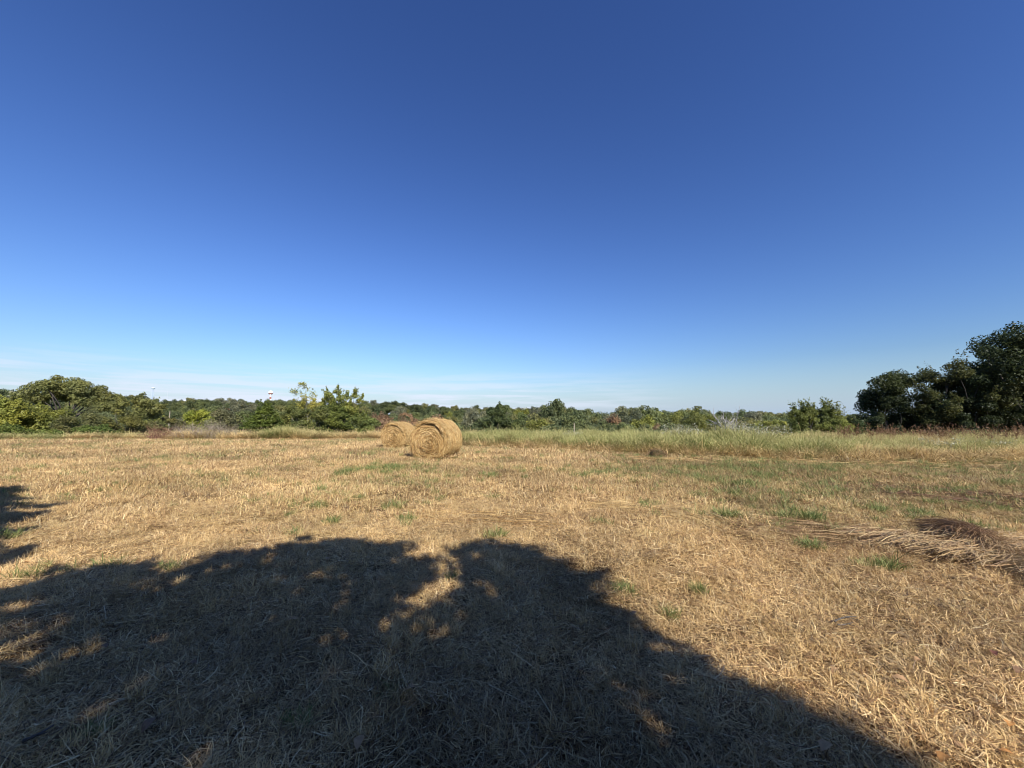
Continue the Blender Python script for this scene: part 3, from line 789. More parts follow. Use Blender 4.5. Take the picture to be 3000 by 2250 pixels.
# right-hand tree group, its shade put into the very dark leaf colours
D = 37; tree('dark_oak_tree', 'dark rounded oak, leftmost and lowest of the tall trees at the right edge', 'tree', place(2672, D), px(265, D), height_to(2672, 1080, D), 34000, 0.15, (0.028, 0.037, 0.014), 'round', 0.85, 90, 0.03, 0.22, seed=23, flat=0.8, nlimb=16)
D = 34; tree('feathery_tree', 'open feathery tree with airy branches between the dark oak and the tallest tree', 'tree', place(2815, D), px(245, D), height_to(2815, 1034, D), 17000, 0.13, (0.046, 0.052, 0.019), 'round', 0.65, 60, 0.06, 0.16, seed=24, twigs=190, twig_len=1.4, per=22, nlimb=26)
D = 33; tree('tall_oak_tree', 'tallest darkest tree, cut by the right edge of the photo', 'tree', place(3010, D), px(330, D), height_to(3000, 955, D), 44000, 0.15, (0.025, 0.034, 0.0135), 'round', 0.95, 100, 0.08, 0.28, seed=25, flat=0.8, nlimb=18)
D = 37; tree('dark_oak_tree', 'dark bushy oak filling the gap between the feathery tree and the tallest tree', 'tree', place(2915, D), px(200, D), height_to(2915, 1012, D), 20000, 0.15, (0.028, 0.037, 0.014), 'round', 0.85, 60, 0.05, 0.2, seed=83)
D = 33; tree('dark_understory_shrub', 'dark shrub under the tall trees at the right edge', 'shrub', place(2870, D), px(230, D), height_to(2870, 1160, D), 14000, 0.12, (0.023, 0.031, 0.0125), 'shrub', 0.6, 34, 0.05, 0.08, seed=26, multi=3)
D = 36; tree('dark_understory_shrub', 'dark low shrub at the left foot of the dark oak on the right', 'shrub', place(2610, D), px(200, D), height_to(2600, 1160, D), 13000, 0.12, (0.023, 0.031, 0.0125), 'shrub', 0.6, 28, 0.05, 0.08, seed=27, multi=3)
# trees just outside the frame on the right that shade the group
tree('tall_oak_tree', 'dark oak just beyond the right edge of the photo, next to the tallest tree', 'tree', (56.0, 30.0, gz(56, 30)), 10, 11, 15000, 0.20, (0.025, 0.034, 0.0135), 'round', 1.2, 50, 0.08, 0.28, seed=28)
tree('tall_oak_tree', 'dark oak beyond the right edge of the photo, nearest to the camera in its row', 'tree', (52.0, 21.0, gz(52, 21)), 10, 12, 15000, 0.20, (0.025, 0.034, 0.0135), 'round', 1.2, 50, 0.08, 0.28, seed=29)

# ------------------------------------------------------------------ bare wood: snag, dead trees, brambles
def bare_tree(name, label, cat, loc, h, seed, spread=0.5, thick=0.08, gen=3, bark=None, first=(0.35, 1.0), nb=7, leafy=None, group=None, bl=(0.34, 0.55)):
    r = np.random.default_rng(seed)
    root = thing(name, label, cat, loc, group)
    parts = []; tips = []
    def grow(a, d, L, rad, g):
        n = 5
        p = [np.array(a, float)]; dd = norm(np.array(d, float))
        for _ in range(n - 1):
            dd = norm(dd + r.normal(0, 0.16, 3) + np.array([0, 0, 0.05]))
            p.append(p[-1] + dd * L / (n - 1))
        p = np.array(p)
        parts.append(tube(p, np.linspace(rad, rad * 0.35, n), 5 if g == gen else 4))
        tips.append((p[-2], p[-1]))
        if g == 0: return
        for _ in range(nb if g == gen else 4):
            t = r.uniform(*first) if g == gen else r.uniform(0.3, 1.0)
            f = t * (n - 1); i = min(int(f), n - 2)
            q = p[i] * (1 - f + i) + p[i + 1] * (f - i)
            nd = norm(p[i + 1] - p[i]) * 0.6 + norm(r.normal(0, 1, 3)) * spread * 1.4 + np.array([0, 0, 0.15])
            grow(q, nd, L * r.uniform(*bl), rad * 0.42, g - 1)
    grow((0, 0, -0.2), (r.normal(0, 0.05), r.normal(0, 0.05), 1), h + 0.2, thick, gen)
    V, Fc, _ = join(parts)
    kz = h / V[:, 2].max(); kv = np.array([min(1, kz * 1.1), min(1, kz * 1.1), kz])
    tips = [(p * kv, q * kv) for p, q in tips]
    link('trunk', mesh_np(name + '_branches', V * kv, Fc, bark or BARK_GREY), root)
    if leafy:
        col, n_tip, per, size = leafy
        T = [tips[k] for k in r.choice(len(tips), min(n_tip, len(tips)), replace=False)]
        A = np.array([t[0] for t in T]); B = np.array([t[1] for t in T])
        V, Fc, A_ = twig_leaves(r, A, B, per, size * 1.3, size, 0.0)
        link('leaves', mesh_np(name + '_leaves', V, Fc, LEAF, A_), root, color=col)
    return root
D = 36.5; bare_tree('sparse_tree', 'half bare tree with grey branches and thin yellow leaves above the tangled bush', 'tree', place(893, D), height_to(895, 1120, D), 41, 0.70, 0.065, 3, leafy=((0.20, 0.20, 0.055), 170, 12, 0.12), first=(0.32, 1.0), nb=13, bl=(0.22, 0.38))
D = 36.8; tree('leafy_tree', 'loose topped tree with yellow green sprays just right of the half bare tree', 'tree', place(1000, D), px(125, D), height_to(1000, 1126, D), 3600, 0.125, (0.130, 0.145, 0.038), 'round', 0.42, 26, 0.50, 0.10, seed=44, twigs=120, twig_len=0.85, per=20, fork=2.4, nlimb=20, twig_up=0.9)
D = 44; bare_tree('dead_tree', 'dead grey tree with forked bare top behind the white weeds, left one of two', 'tree', place(2138, D), height_to(2140, 1192, D), 47, 0.55, 0.24, 2, first=(0.55, 1.0), nb=7)
D = 44; bare_tree('dead_tree', 'dead grey tree with one thin straight stem behind the white weeds, right one of two', 'tree', place(2167, D), height_to(2165, 1187, D), 48, 0.4, 0.20, 2, first=(0.55, 1.0), nb=6)
BRAMBLE = mat_bark('bramble_stems', (0.17, 0.13, 0.090), (0.35, 0.28, 0.20), 5)
RED_STEM = mat_bark('red_weed_stems', (0.13, 0.055, 0.035), (0.27, 0.13, 0.08), 5)
def bramble(label, u, depth, w, h, seed, mat, n=170, name='bramble_bush', cat='shrub', group=None):
    r = np.random.default_rng(seed)
    root = thing(name, label, cat, place(u, depth), group)
    parts = []
    V, Fc, A = blade_set(r, n, w * 0.5, h * 1.15, h * 0.2, (50, 88), 0.022, 0.9, 6, tint=(0, 1), droop=0.9)
    V[:, 1] *= 0.6
    parts.append((V, Fc, {}))
    V2, F2, A2 = blade_set(r, n, w * 0.5, h * 0.5, h * 0.15, (5, 70), 0.014, 1.6, 5, z0=(h * 0.1, h * 0.75), droop=0.5)
    V2[:, 1] *= 0.6
    parts.append((V2, F2, {}))
    V, Fc, _ = join(parts)
    tag(link('stems', mesh_np('bramble_stems', V, Fc, mat), root), kind='stuff')
    return root
bramble('grey bare bramble thicket at the field edge left of the cedar', 600, 28.8, px(160, 28.8), 1.25, 51, BRAMBLE, 420)
bramble('low grey bramble spilling right towards the foot of the cedar', 690, 29.0, px(90, 29.0), 0.95, 52, BRAMBLE, 220)
bramble('red brown dry weeds left of the grey brambles', 482, 28.7, px(70, 28.7), 1.05, 53, RED_STEM, 200, 'red_weed_clump', 'weed')

# ------------------------------------------------------------------ white flowering weeds
FLOWER = mat_plain('white_flower_heads', (0.44, 0.43, 0.31), 0.8, 0.1, 0.25, 30)
def flower_weed(label, u, depth, w, h, n, seed, group='white flowering weeds in the tall grass'):
    r = np.random.default_rng(seed)
    root = thing('flowering_weed', label, 'weed', place(u, depth), group)
    V, Fc, A = blade_set(r, n, w * 0.5, h * 0.98, h * 0.1, (66, 89), 0.014, 0.4, 5, tint=(0, 0.7), droop=0.2)
    tips = V.reshape(-1, 5, 2, 3).mean(2)
    tag(link('stem', mesh_np('weed_stems', V, Fc, mat_stem), root), kind='stuff')
    T = tips[:, 3:5]
    P = np.concatenate([T[:, 0] * (1 - f) + T[:, 1] * f + r.normal(0, 0.05, (len(T), 3)) for f in r.uniform(-0.2, 1.15, 9)])
    V, Fc, A_ = leaves(r, P, r.normal(0, .5, P.shape) + np.array([0, 0, 1.0]), 0.06, r.random(len(P)), 1.0)
    tag(link('flower_heads', mesh_np('weed_flowers', V, Fc, FLOWER, A_), root), kind='stuff')
    P = np.concatenate([tips[:, 1] * (1 - f) + tips[:, 3] * f + r.normal(0, 0.06, (len(T), 3)) for f in r.uniform(-0.5, 1, 12)])
    V, Fc, A_ = leaves(r, P, r.normal(0, 1, P.shape) + np.array([0, 0, .5]), 0.06, r.random(len(P)), 1.8)
    tag(link('leaves', mesh_np('weed_leaves', V, Fc, LEAF, A_), root, color=(0.11, 0.125, 0.05)), kind='stuff')
mat_stem = mat_plain('weed_stem', (0.20, 0.17, 0.08), 0.7, 0.2, 0.3, 8)
flower_weed('broad white flowering weed clump at the left end of the tall grass mound', 1995, 20.5, 1.7, 1.12, 90, 61)
flower_weed('white flowering weed clump just below the dead trees', 2150, 20.0, 1.6, 1.36, 80, 62)
flower_weed('white flowering weeds on the right slope of the tall grass mound', 2235, 19.5, 1.6, 1.2, 70, 63)
flower_weed('small white flowering weed clump in the grass right of the dark round tree', 1680, 24.5, 1.1, 0.82, 50, 64)
flower_weed('grey white flowering weeds in the tall grass under the feathery tree', 2740, 16.8, 1.5, 0.70, 26, 65)
flower_weed('pale flowering weeds in the tall grass near the right edge', 2880, 17.0, 1.6, 0.64, 26, 66)

# ------------------------------------------------------------------ the wooded ridge
sky_u = np.array([-400, 0, 40, 75, 120, 300, 330, 450, 480, 520, 560, 600, 640, 690, 730, 790, 815, 850, 900, 1050, 1100, 1160, 1190, 1240, 1290, 1340, 1400, 1440, 1480, 1530, 1575, 1600, 1625, 1655, 1700, 1735, 1755, 1790, 1810, 1835, 1860, 1890, 1920, 1940, 1970, 2010, 2040, 2060, 2080, 2110, 2150, 2200, 2240, 2290, 2470, 2540, 3000, 3400])
sky_v = np.array([1140, 1136, 1139, 1149, 1151, 1153, 1153, 1166, 1171, 1166, 1164, 1163, 1169, 1167, 1173, 1170, 1166, 1170, 1172, 1176, 1173, 1171, 1179, 1180, 1184, 1188, 1189, 1186, 1190, 1192, 1187, 1186, 1178, 1187, 1193, 1203, 1202, 1210, 1196, 1191, 1193, 1197, 1199, 1196, 1203, 1197, 1191, 1194, 1210, 1206, 1205, 1201, 1202, 1210, 1214, 1218, 1220, 1220])
def far_mesh(seed, kind):
    r = np.random.default_rng(seed)
    h = 10.0
    z0 = {'round': 0.8, 'dome': 1.8, 'tall': 1.0}[kind]
    w = {'round': 9.0, 'dome': 10.5, 'tall': 7.5}[kind]
    C, Rr = crown_clumps(r, 46, w, w, z0, h, 1.25, 'dome' if kind == 'dome' else 'round')
    V, Fc, A = clump_leaves(r, C, Rr, 7500, 0.36, 0.85, 0.5)
    tv, tf, ta = limbs(r, C, Rr, 0.28, 3.0, 5)
    Va, Fa, Aa = join([(V, Fc, A), (tv, tf, {'tint': np.full(len(tv), 0.5)})])
    mi = np.concatenate([np.zeros(len(Fc), int), np.ones(len(tf), int)])
    return mesh_np('ridge_tree', Va, Fa, [LEAF, BARK], Aa, matidx=mi)
FAR = [far_mesh(700 + k, ('round', 'dome', 'round', 'tall', 'round', 'dome', 'tall', 'round')[k]) for k in range(8)]
KINDS = [('dark green tree among the crowns of the wooded ridge', (0.064, 0.080, 0.038)), ('mid green tree among the crowns of the wooded ridge', (0.088, 0.105, 0.045)),
         ('olive green tree among the crowns of the wooded ridge', (0.112, 0.115, 0.048)), ('grey green tree among the crowns of the wooded ridge', (0.105, 0.112, 0.075)),
         ('rust brown tree among the green crowns of the wooded ridge', (0.150, 0.100, 0.062)), ('yellow green tree among the darker crowns of the wooded ridge', (0.125, 0.135, 0.035))]
r = np.random.default_rng(77)
n_far = 0
taken = []
MARKS = [(0, 'at the left edge of the photo'), (190, 'behind the broad spreading tree'), (385, 'behind the rounded olive tree'), (491, 'below the radio mast'), (549, 'beside the white building'), (610, 'above the grey brambles'), (690, 'left of the ball water tower'),
         (793, 'below the ball water tower'), (900, 'behind the half bare trees'), (1060, 'above the bright yellow green bush'), (1168, 'above the rear hay bale'), (1282, 'above the front hay bale'), (1380, 'left of the dark round tree'), (1468, 'behind the dark round tree'),
         (1550, 'right of the dark round tree'), (1625, 'beside the highest dark crown'), (1690, 'behind the thin post in the middle'), (1785, 'behind the low rust brown tree'), (1850, 'near the grey green rounded crown'), (1930, 'left of the large round olive tree'),
         (2040, 'behind the large round olive tree'), (2150, 'behind the two dead trees'), (2240, 'right of the two dead trees'), (2370, 'behind the pointed bush pair'), (2500, 'left of the dark oak'), (2640, 'behind the dark oak')]
ridge_list = []
def far_tree(u, v_top, depth, k_col, scale_w=1.0, label=None, tier=''):
    global n_far
    x, y, z = place(u, depth)
    H = height_to(u, v_top, depth)
    H = float(np.clip(H, 3.0, 22.0))
    o = bpy.data.objects.new('ridge_tree', FAR[r.integers(0, 8)])
    COL.objects.link(o)
    s = H / 10.0
    sw = scale_w * float(np.clip(0.35 + 0.65 * s, 0.55, 1.5)) * r.uniform(0.85, 1.15)
    o.location = (x, y, z - 0.2); o.scale = (sw, sw, s); o.rotation_euler = (0, 0, r.uniform(0, 6.28))
    lab, col = KINDS[k_col]
    j = r.uniform(0.85, 1.18)
    o.color = (col[0] * j, col[1] * j, col[2] * j, 1)
    tag(o, label or lab, 'tree', 'trees of the wooded ridge')
    if not label:
        mk = min(MARKS, key=lambda q: abs(q[0] - u))[1]
        ridge_list.append((lab.split(' tree')[0] + ' tree ' + tier + ' ' + mk, u, o))
    n_far += 1
for row, (d0, dv, gap) in enumerate([(330, 0, 9.0), (270, 9, 9.5), (215, 22, 9.5), (170, 36, 9.0), (128, 54, 9.0), (98, 72, 9.5)]):
    u = -260 + r.uniform(0, 40)
    while u < 2660:
        near = 1 - 0.42 * float(sstep((u - 1300) / 500))
        dep = d0 * near * r.uniform(0.95, 1.05)
        vs = float(np.interp(u, sky_u, sky_v))
        span = 1262 - vs
        vt = vs + dv * span / 90 + (r.uniform(-2, 5) if row == 0 else r.uniform(-6, 7))
        p = np.array([.33, .27, .18, .14, .03, .05])
        if row >= 3 and 1080 < u < 1330: p = np.array([.16, .18, .16, .10, .34, .06])
        if row <= 1: p = np.array([.42, .30, .13, .13, .0, .02])
        if u > 1950: p = p + p[4] * np.array([1, 0, 0, 0, -1, 0])
        hidden = (row >= 2 and (u < 420 or 2540 < u)) or (row >= 4 and (700 < u < 1040 or 2290 < u < 2470))
        if not hidden and vt < 1255:
            far_tree(u, vt, dep, r.choice(6, p=p), 1.12, None, ('on the skyline', 'just under the skyline', 'on the upper slope', 'on the middle slope', 'on the lower slope', 'at the valley foot')[row])
        u += gap * r.uniform(0.8, 1.2) / dep * F
# crowns that one can pick out against the sky
for (u, v, d, k, sw, lab) in [(1625, 1177, 150, 0, 1.0, 'dark green crown rising highest above the ridge right of the dark round tree'), 
                          (1900, 1197, 110, 1, 1.1, 'mid green crown left of the large round olive tree'),
                          (1785, 1217, 100, 4, 0.8, 'rust brown tree low in front of the ridge above the middle of the tall grass'), (1925, 1240, 80, 4, 0.55, 'small rust brown tree at the foot of the large olive tree'),
                          (1385, 1192, 150, 3, 0.9, 'pale grey green tree at the left shoulder of the dark round tree'), (1130, 1226, 105, 4, 0.8, 'rust brown round tree just above the rear hay bale'), (1175, 1226, 100, 4, 0.8, 'rust brown round tree between the tops of the two hay bales'),
                          (1270, 1216, 105, 4, 0.9, 'orange brown tree directly above the front hay bale'), (1110, 1206, 130, 4, 0.6, 'pinkish brown crown high on the slope left of the bales'), (70, 1152, 130, 3, 1.0, 'pale grey green crown left of the broad spreading tree')]:
    far_tree(u, v, d, k, sw, lab)

D = 95; tree('olive_tree', 'large round olive tree left of the two dead trees', 'tree', place(2040, D), px(175, D), height_to(2040, 1190, D), 20000, 0.28, (0.110, 0.120, 0.036), 'round', 1.7, 50, 0.2, 0.3, seed=71)
D = 105; tree('grey_green_tree', 'grey green rounded tree above the middle of the tall grass', 'tree', place(1838, D), px(120, D), height_to(1838, 1190, D), 14000, 0.30, (0.088, 0.100, 0.062), 'round', 1.6, 40, 0.2, 0.3, seed=72)
by = {}
for lab, u, o in ridge_list: by.setdefault(lab, []).append((u, o))
for lab, lst in by.items():
    lst.sort(key=lambda q: q[0])
    for k, (u, o) in enumerate(lst):
        o['label'] = lab if len(lst) == 1 else (('left ' if k == 0 else 'right ') + lab if len(lst) == 2 else (('leftmost ', 'second ', 'third ', 'fourth ', 'fifth ')[min(k, 4)] if k < len(lst) - 1 else 'rightmost ') + lab)
# the wood between and behind those crowns, one mass
LEAF_WOOD = mat_leaf('wood_mass_foliage')
for nd in LEAF_WOOD.node_tree.nodes:
    if nd.bl_idname == 'ShaderNodeObjectInfo':
        rgb = LEAF_WOOD.node_tree.nodes.new('ShaderNodeRGB'); rgb.outputs[0].default_value = (0.074, 0.089, 0.043, 1)
        for lk in list(nd.outputs['Color'].links): LEAF_WOOD.node_tree.links.new(rgb.outputs[0], lk.to_socket)
wood_p = []
for k in range(4):
    me = FAR[k].copy(); me.materials[0] = LEAF_WOOD; wood_p.append(me)
W = []
for d0, n_, dv in [(420, 150, 5), (360, 130, 5), (300, 110, 15), (240, 90, 26), (190, 70, 40), (145, 50, 58), (112, 40, 74)]:
    for u in np.linspace(-350, 2700, n_):
        u = u + r.uniform(-8, 8); near = 1 - 0.42 * float(sstep((u - 1300) / 500)); dep = d0 * near * r.uniform(.96, 1.04)
        vs = float(np.interp(u, sky_u, sky_v)); vt = vs + dv * (1262 - vs) / 90 + r.uniform(1, 7)
        if vt > 1262: continue
        x_, y_, z_ = place(u, dep); W.append((x_, y_, z_ - 0.3, float(np.clip(height_to(u, vt, dep), 2.5, 22)) / 10))
W = np.array(W); n = len(W); sw = np.clip(0.45 + 0.65 * W[:, 3], 0.6, 1.6)
scatter('distant_wood', W[:, :3], np.stack([0 * W[:, 0], 0 * W[:, 0], r.uniform(0, 6.28, n)], 1), np.stack([sw, sw, W[:, 3]], 1), r.integers(0, 4, n), wood_p, {'val': r.random(n)}, 'dense dark wood filling the valley and ridge between the nearer crowns')

# ------------------------------------------------------------------ things on the skyline
WHITE = mat_plain('white_painted_steel', (0.80, 0.80, 0.80), 0.4, 0.4, 0.03, 0.3)
RUSTY = mat_plain('red_brown_painted_steel', (0.30, 0.10, 0.06), 0.5, 0.3, 0.1, 0.3)
PALEB = mat_plain('pale_blue_painted_steel', (0.60, 0.70, 0.78), 0.4, 0.4, 0.03, 0.3)
def lathe(prof, n=24):
    prof = np.array(prof, float)
    a = np.arange(n) * 2 * math.pi / n
    V = np.stack([prof[:, 0:1] * np.cos(a), prof[:, 0:1] * np.sin(a), np.repeat(prof[:, 1:2], n, 1)], -1).reshape(-1, 3)
    K = len(prof)
    i = np.arange(K - 1)[:, None] * n; j = np.arange(n)[None]; jn = (j + 1) % n
    Fc = np.stack([i + j, i + jn, i + n + jn, i + n + j], -1).reshape(-1, 4)
    return V, Fc
D = 820
p = at(793, 1150.5, D); gz_ = gz(p[0], D); RT = px(6.2, D)
wt_ = thing('water_tower', 'white ball shaped water tower on a single stem above the ridge', 'water tower', (p[0], D, gz_))
hc = p[2] - gz_
th = np.linspace(-math.pi / 2, math.pi / 2, 25)
V, Fc = lathe([(max(0.02, math.cos(t)) * RT, hc + math.sin(t) * RT) for t in th if t > -0.35], 32)
link('tank_top', mesh_np('tower_tank_top', V, Fc, WHITE, smooth=True), wt_)
V, Fc = lathe([(max(0.02, math.cos(t)) * RT * 1.004, hc + math.sin(t) * RT * 1.004) for t in th if t < -0.15], 32)
link('tank_base', mesh_np('tower_tank_base', V, Fc, RUSTY, smooth=True), wt_)
V, Fc = lathe([(RT * 0.62, 0), (RT * 0.40, 4), (RT * 0.36, hc - RT * 3.0)], 16)
link('stem', mesh_np('tower_stem', V, Fc, WHITE, smooth=True), wt_)
V, Fc = lathe([(RT * 0.37, hc - RT * 3.0), (RT * 0.38, hc - RT * 2.0)], 16)
link('stem_band', mesh_np('tower_stem_band', V, Fc, RUSTY, smooth=True), wt_)
V, Fc = lathe([(RT * 0.36, hc - RT * 2.0), (RT * 0.55, hc - RT * 0.8)], 16)
link('stem_neck', mesh_np('tower_stem_neck', V, Fc, WHITE, smooth=True), wt_)
D = 900
p = at(449, 1137.5, D); gz_ = gz(p[0], D); RT = px(4.4, D); hc = p[2] - gz_
wt_ = thing('water_tower', 'distant pale flat tanked water tower on thin legs beside the broad spreading tree', 'water tower', (p[0], D, gz_))
V, Fc = lathe([(0.05, hc - RT * .55), (RT * 0.7, hc - RT * .4), (RT, hc - .05), (RT * .96, hc + RT * .3), (RT * 0.5, hc + RT * 0.55), (0.05, hc + RT * 0.62)], 28)
link('tank', mesh_np('flat_tank', V, Fc, PALEB, smooth=True), wt_)
for k in range(6):
    a = k * math.pi / 3
    V, Fc, _ = tube([(math.cos(a) * RT * .62, math.sin(a) * RT * .62, 0), (math.cos(a) * RT * .5, math.sin(a) * RT * .5, hc - RT * .3)], [0.20, 0.16], 6)
    link('leg', mesh_np('tower_leg', V, Fc, PALEB), wt_)
V, Fc, _ = tube([(0, 0, 0), (0, 0, hc - RT * .4)], [0.5, 0.5], 8)
link('riser_pipe', mesh_np('tower_riser', V, Fc, PALEB), wt_)
D = 700
p = at(491, 1146, D); gz_ = gz(p[0], D); hc = p[2] - gz_
ms = thing('radio_mast', 'very thin radio mast on the skyline right of the flat tanked water tower', 'mast', (p[0], D, gz_))
MAST = mat_plain('grey_mast_steel', (0.42, 0.44, 0.47), 0.5, 0.3, 0.05)
for k in range(3):
    a = k * 2.094; q = (math.cos(a) * .35, math.sin(a) * .35)
    V, Fc, _ = tube([(q[0], q[1], 0), (q[0], q[1], hc)], [0.06, 0.06], 4); link('mast_leg', mesh_np('mast_leg', V, Fc, MAST), ms)
parts = []
for z in np.arange(1, hc, 1.6):
    for k in range(3):
        a, b = k * 2.094, (k + 1) * 2.094
        parts.append(tube([(math.cos(a) * .35, math.sin(a) * .35, z), (math.cos(b) * .35, math.sin(b) * .35, z + 1.2)], [0.03, 0.03], 4))
V, Fc, _ = join(parts); link('mast_lattice', mesh_np('mast_lattice', V, Fc, MAST), ms)
D = 440
p = at(549, 1172, D); gz_ = gz(p[0], D); hc = p[2] - gz_
WALLW = mat_plain('white_siding', (0.74, 0.74, 0.73), 0.6, 0.3, 0.04, 1)
ROOFW = mat_plain('pale_metal_roof', (0.66, 0.68, 0.70), 0.35, 0.5, 0.05, 1)
bd = thing('white_building', 'white low building showing through a gap in the ridge trees', 'building', (p[0], D, gz_))
V, Fc, _ = boxes([((0, 0, (hc - 1.2) / 2), (8.5, 6, hc - 1.2))]); link('wall', mesh_np('building_wall', V, Fc, WALLW), bd)
z1 = hc - 1.2
V = np.array([(-4.6, -3.4, z1), (4.6, -3.4, z1), (4.6, 0, z1 + 1.6), (-4.6, 0, z1 + 1.6), (-4.6, 3.4, z1), (4.6, 3.4, z1)])
link('roof', mesh_np('building_roof', V, np.array([[0, 1, 2, 3], [3, 2, 5, 4]]), ROOFW), bd)
WOOD = mat_bark('weathered_post_wood', (0.24, 0.19, 0.13), (0.42, 0.35, 0.25), 6)
for (u, vt, D, lab) in [(500, 1206, 66, 'pale bare wooden post among the shrubs left of the brambles'), (1681, 1240, 50, 'pale wooden post in front of the dark trees right of the bales')]:
    H = height_to(u, vt, D)
    t = thing('wooden_post', lab, 'post', place(u, D))
    V, Fc, _ = tube([(0, 0, -0.3), (0.02, 0, H * .5), (0, 0.02, H)], [0.075, 0.07, 0.065], 8)
    link('pole', mesh_np('post_pole', V, Fc, WOOD, smooth=True), t)
    V, Fc, _ = boxes([((0, 0, H + 0.02), (0.16, 0.16, 0.04))]); link('cap', mesh_np('post_cap', V, Fc, WOOD), t)

# ------------------------------------------------------------------ hay bales
BALE = mat_straw('baled_hay', [(0.0, (0.20, 0.11, 0.045)), (0.28, (0.50, 0.30, 0.12)), (0.55, (0.80, 0.56, 0.26)), (1.0, (0.90, 0.73, 0.42))], trans=0.08)
def mat_bale_core():
    m, nt, out = nodes('bale_core_hay')
    c = ramp(nt, noise(nt, 14, 4, 0.7, geo_pos(nt)), [(0.3, (0.16, 0.092, 0.033)), (0.6, (0.36, 0.22, 0.080))])
    p_ = nt.nodes.new('ShaderNodeBsdfPrincipled'); p_.inputs['Roughness'].default_value = 0.9
    nt.links.new(c, p_.inputs['Base Color']); nt.links.new(p_.outputs[0], out.inputs[0])
    return m
CORE = mat_bale_core()
def bale(label, loc, rz, Rb, L, seed):
    """axis along local -Y (the wound end faces -Y)"""
    r = np.random.default_rng(seed)
    root = thing('hay_bale', label, 'hay bale', loc, 'round hay bales on the field', rz)
    cz = Rb * 0.965
    def rad(a, y):   # slightly sagged, lumpy outline
        return Rb * (1 + 0.018 * np.sin(3 * a + seed) + 0.012 * np.sin(7 * a + 4 * y + seed)) * (1 - 0.05 * sstep((-np.sin(a) - 0.75) / 0.25))
    def end_y(q, a):  # depth of the wound end: domed, with a groove below the overhanging outer wrap
        up = np.exp(-((np.arctan2(np.sin(a - 1.15), np.cos(a - 1.15))) / 0.95) ** 2)
        g = np.exp(-((q - 0.80) / 0.055) ** 2) * up
        rim = sstep((q - 0.86) / 0.06) * (1 - sstep((q - 0.965) / 0.035))
        return -L / 2 - 0.05 * (1 - q ** 2) + 0.10 * g - 0.05 * rim * (0.35 + 0.65 * up) + 0.008 * np.sin(q * 62 + a) + 0.010 * np.sin(5 * a + 9 * q) + 0.008 * np.sin(3 * a - 23 * q + seed)
    nq, na = 40, 96
    q = np.linspace(0.0, 1.0, nq); a = np.arange(na) * 2 * math.pi / na
    Q, A = np.meshgrid(q, a, indexing='ij')
    rr = rad(A, -L / 2) * Q * (1 - 0.02 * sstep((Q - .95) / .05))
    V = np.stack([rr * np.cos(A), end_y(Q, A), cz + rr * np.sin(A)], -1).reshape(-1, 3)
    i, j = np.meshgrid(np.arange(nq - 1), np.arange(na), indexing='ij'); jn = (j + 1) % na
    Fc = np.stack([i * na + j, (i + 1) * na + j, (i + 1) * na + jn, i * na + jn], -1).reshape(-1, 4)
    link('wound_end', mesh_np('bale_end', V, Fc, CORE, smooth=True), root)
    Vb = V.copy(); Vb[:, 1] = -Vb[:, 1]
    link('wound_end', mesh_np('bale_end_back', Vb, Fc[:, ::-1], CORE, smooth=True), root)
    ny_ = 20
    yy = np.linspace(-L / 2 - 0.02, L / 2 + 0.02, ny_)
    Yg, A = np.meshgrid(yy, a, indexing='ij')
    rr = rad(A, Yg) * (0.985 + 0.012 * np.sin(Yg * 40) * (np.abs(Yg) < L / 2))
    V = np.stack([rr * np.cos(A), Yg, cz + rr * np.sin(A)], -1).reshape(-1, 3)
    i, j = np.meshgrid(np.arange(ny_ - 1), np.arange(na), indexing='ij'); jn = (j + 1) % na
    Fc = np.stack([i * na + j, i * na + jn, (i + 1) * na + jn, (i + 1) * na + j], -1).reshape(-1, 4)
    link('side_wrap', mesh_np('bale_side', V, Fc, CORE, smooth=True), root)
    # stems wound round the end face
    n = 7500; K = 5
    q0 = np.sqrt(r.random(n)) * 1.0; a0 = r.uniform(0, 6.283, n)
    span = np.clip(r.uniform(0.10, 0.34, n) / np.maximum(q0 * Rb, 0.12), 0.1, 1.3)
    t = np.linspace(0, 1, K)
    aa = a0[:, None] + span[:, None] * t; qq = np.clip(q0[:, None] + r.normal(0, 0.05, n)[:, None] * (t - .5) * 2, 0.02, 1.015)
    lift = 0.010 + 0.04 * r.random((n, 1)) + 0.06 * (r.random((n, 1)) > .85) * t
    rr = rad(aa, -L / 2) * qq
    P = np.stack([rr * np.cos(aa), end_y(np.clip(qq, 0, 1), aa) - lift, cz + rr * np.sin(aa)], -1)
    W = np.repeat(r.uniform(0.004, 0.010, (n, 1)), K, 1)
    S = norm(np.stack([np.cos(a0 + span / 2), r.normal(0, .5, n), np.sin(a0 + span / 2)], 1))
    tint = np.clip(r.random(n) * 0.85 + 0.04 * np.sin(q0 * 40) + 0.08, 0, 1)
    V, Fc, A_ = ribbons(P, W, S, tint)
    e_ = link('end_straw', mesh_np('bale_end_straw', V, Fc, BALE, A_), root); tag(e_, kind='stuff')
    # stems round the curved side
    n = 9000
    y0 = r.uniform(-L / 2, L / 2, n); a0 = r.uniform(0, 6.283, n); span = r.uniform(0.12, 0.5, n)
    aa = a0[:, None] + span[:, None] * t; yv = y0[:, None] + r.normal(0, 0.05, n)[:, None] * (t - .5) * 2
    rr = rad(aa, yv) + 0.006 + 0.035 * r.random((n, 1)) + 0.07 * (r.random((n, 1)) > .95) * t ** 2
    P = np.stack([rr * np.cos(aa), yv, cz + rr * np.sin(aa)], -1)
    P[:, :, 2] = np.maximum(P[:, :, 2], 0.01)
    W = np.repeat(r.uniform(0.004, 0.010, (n, 1)), K, 1)
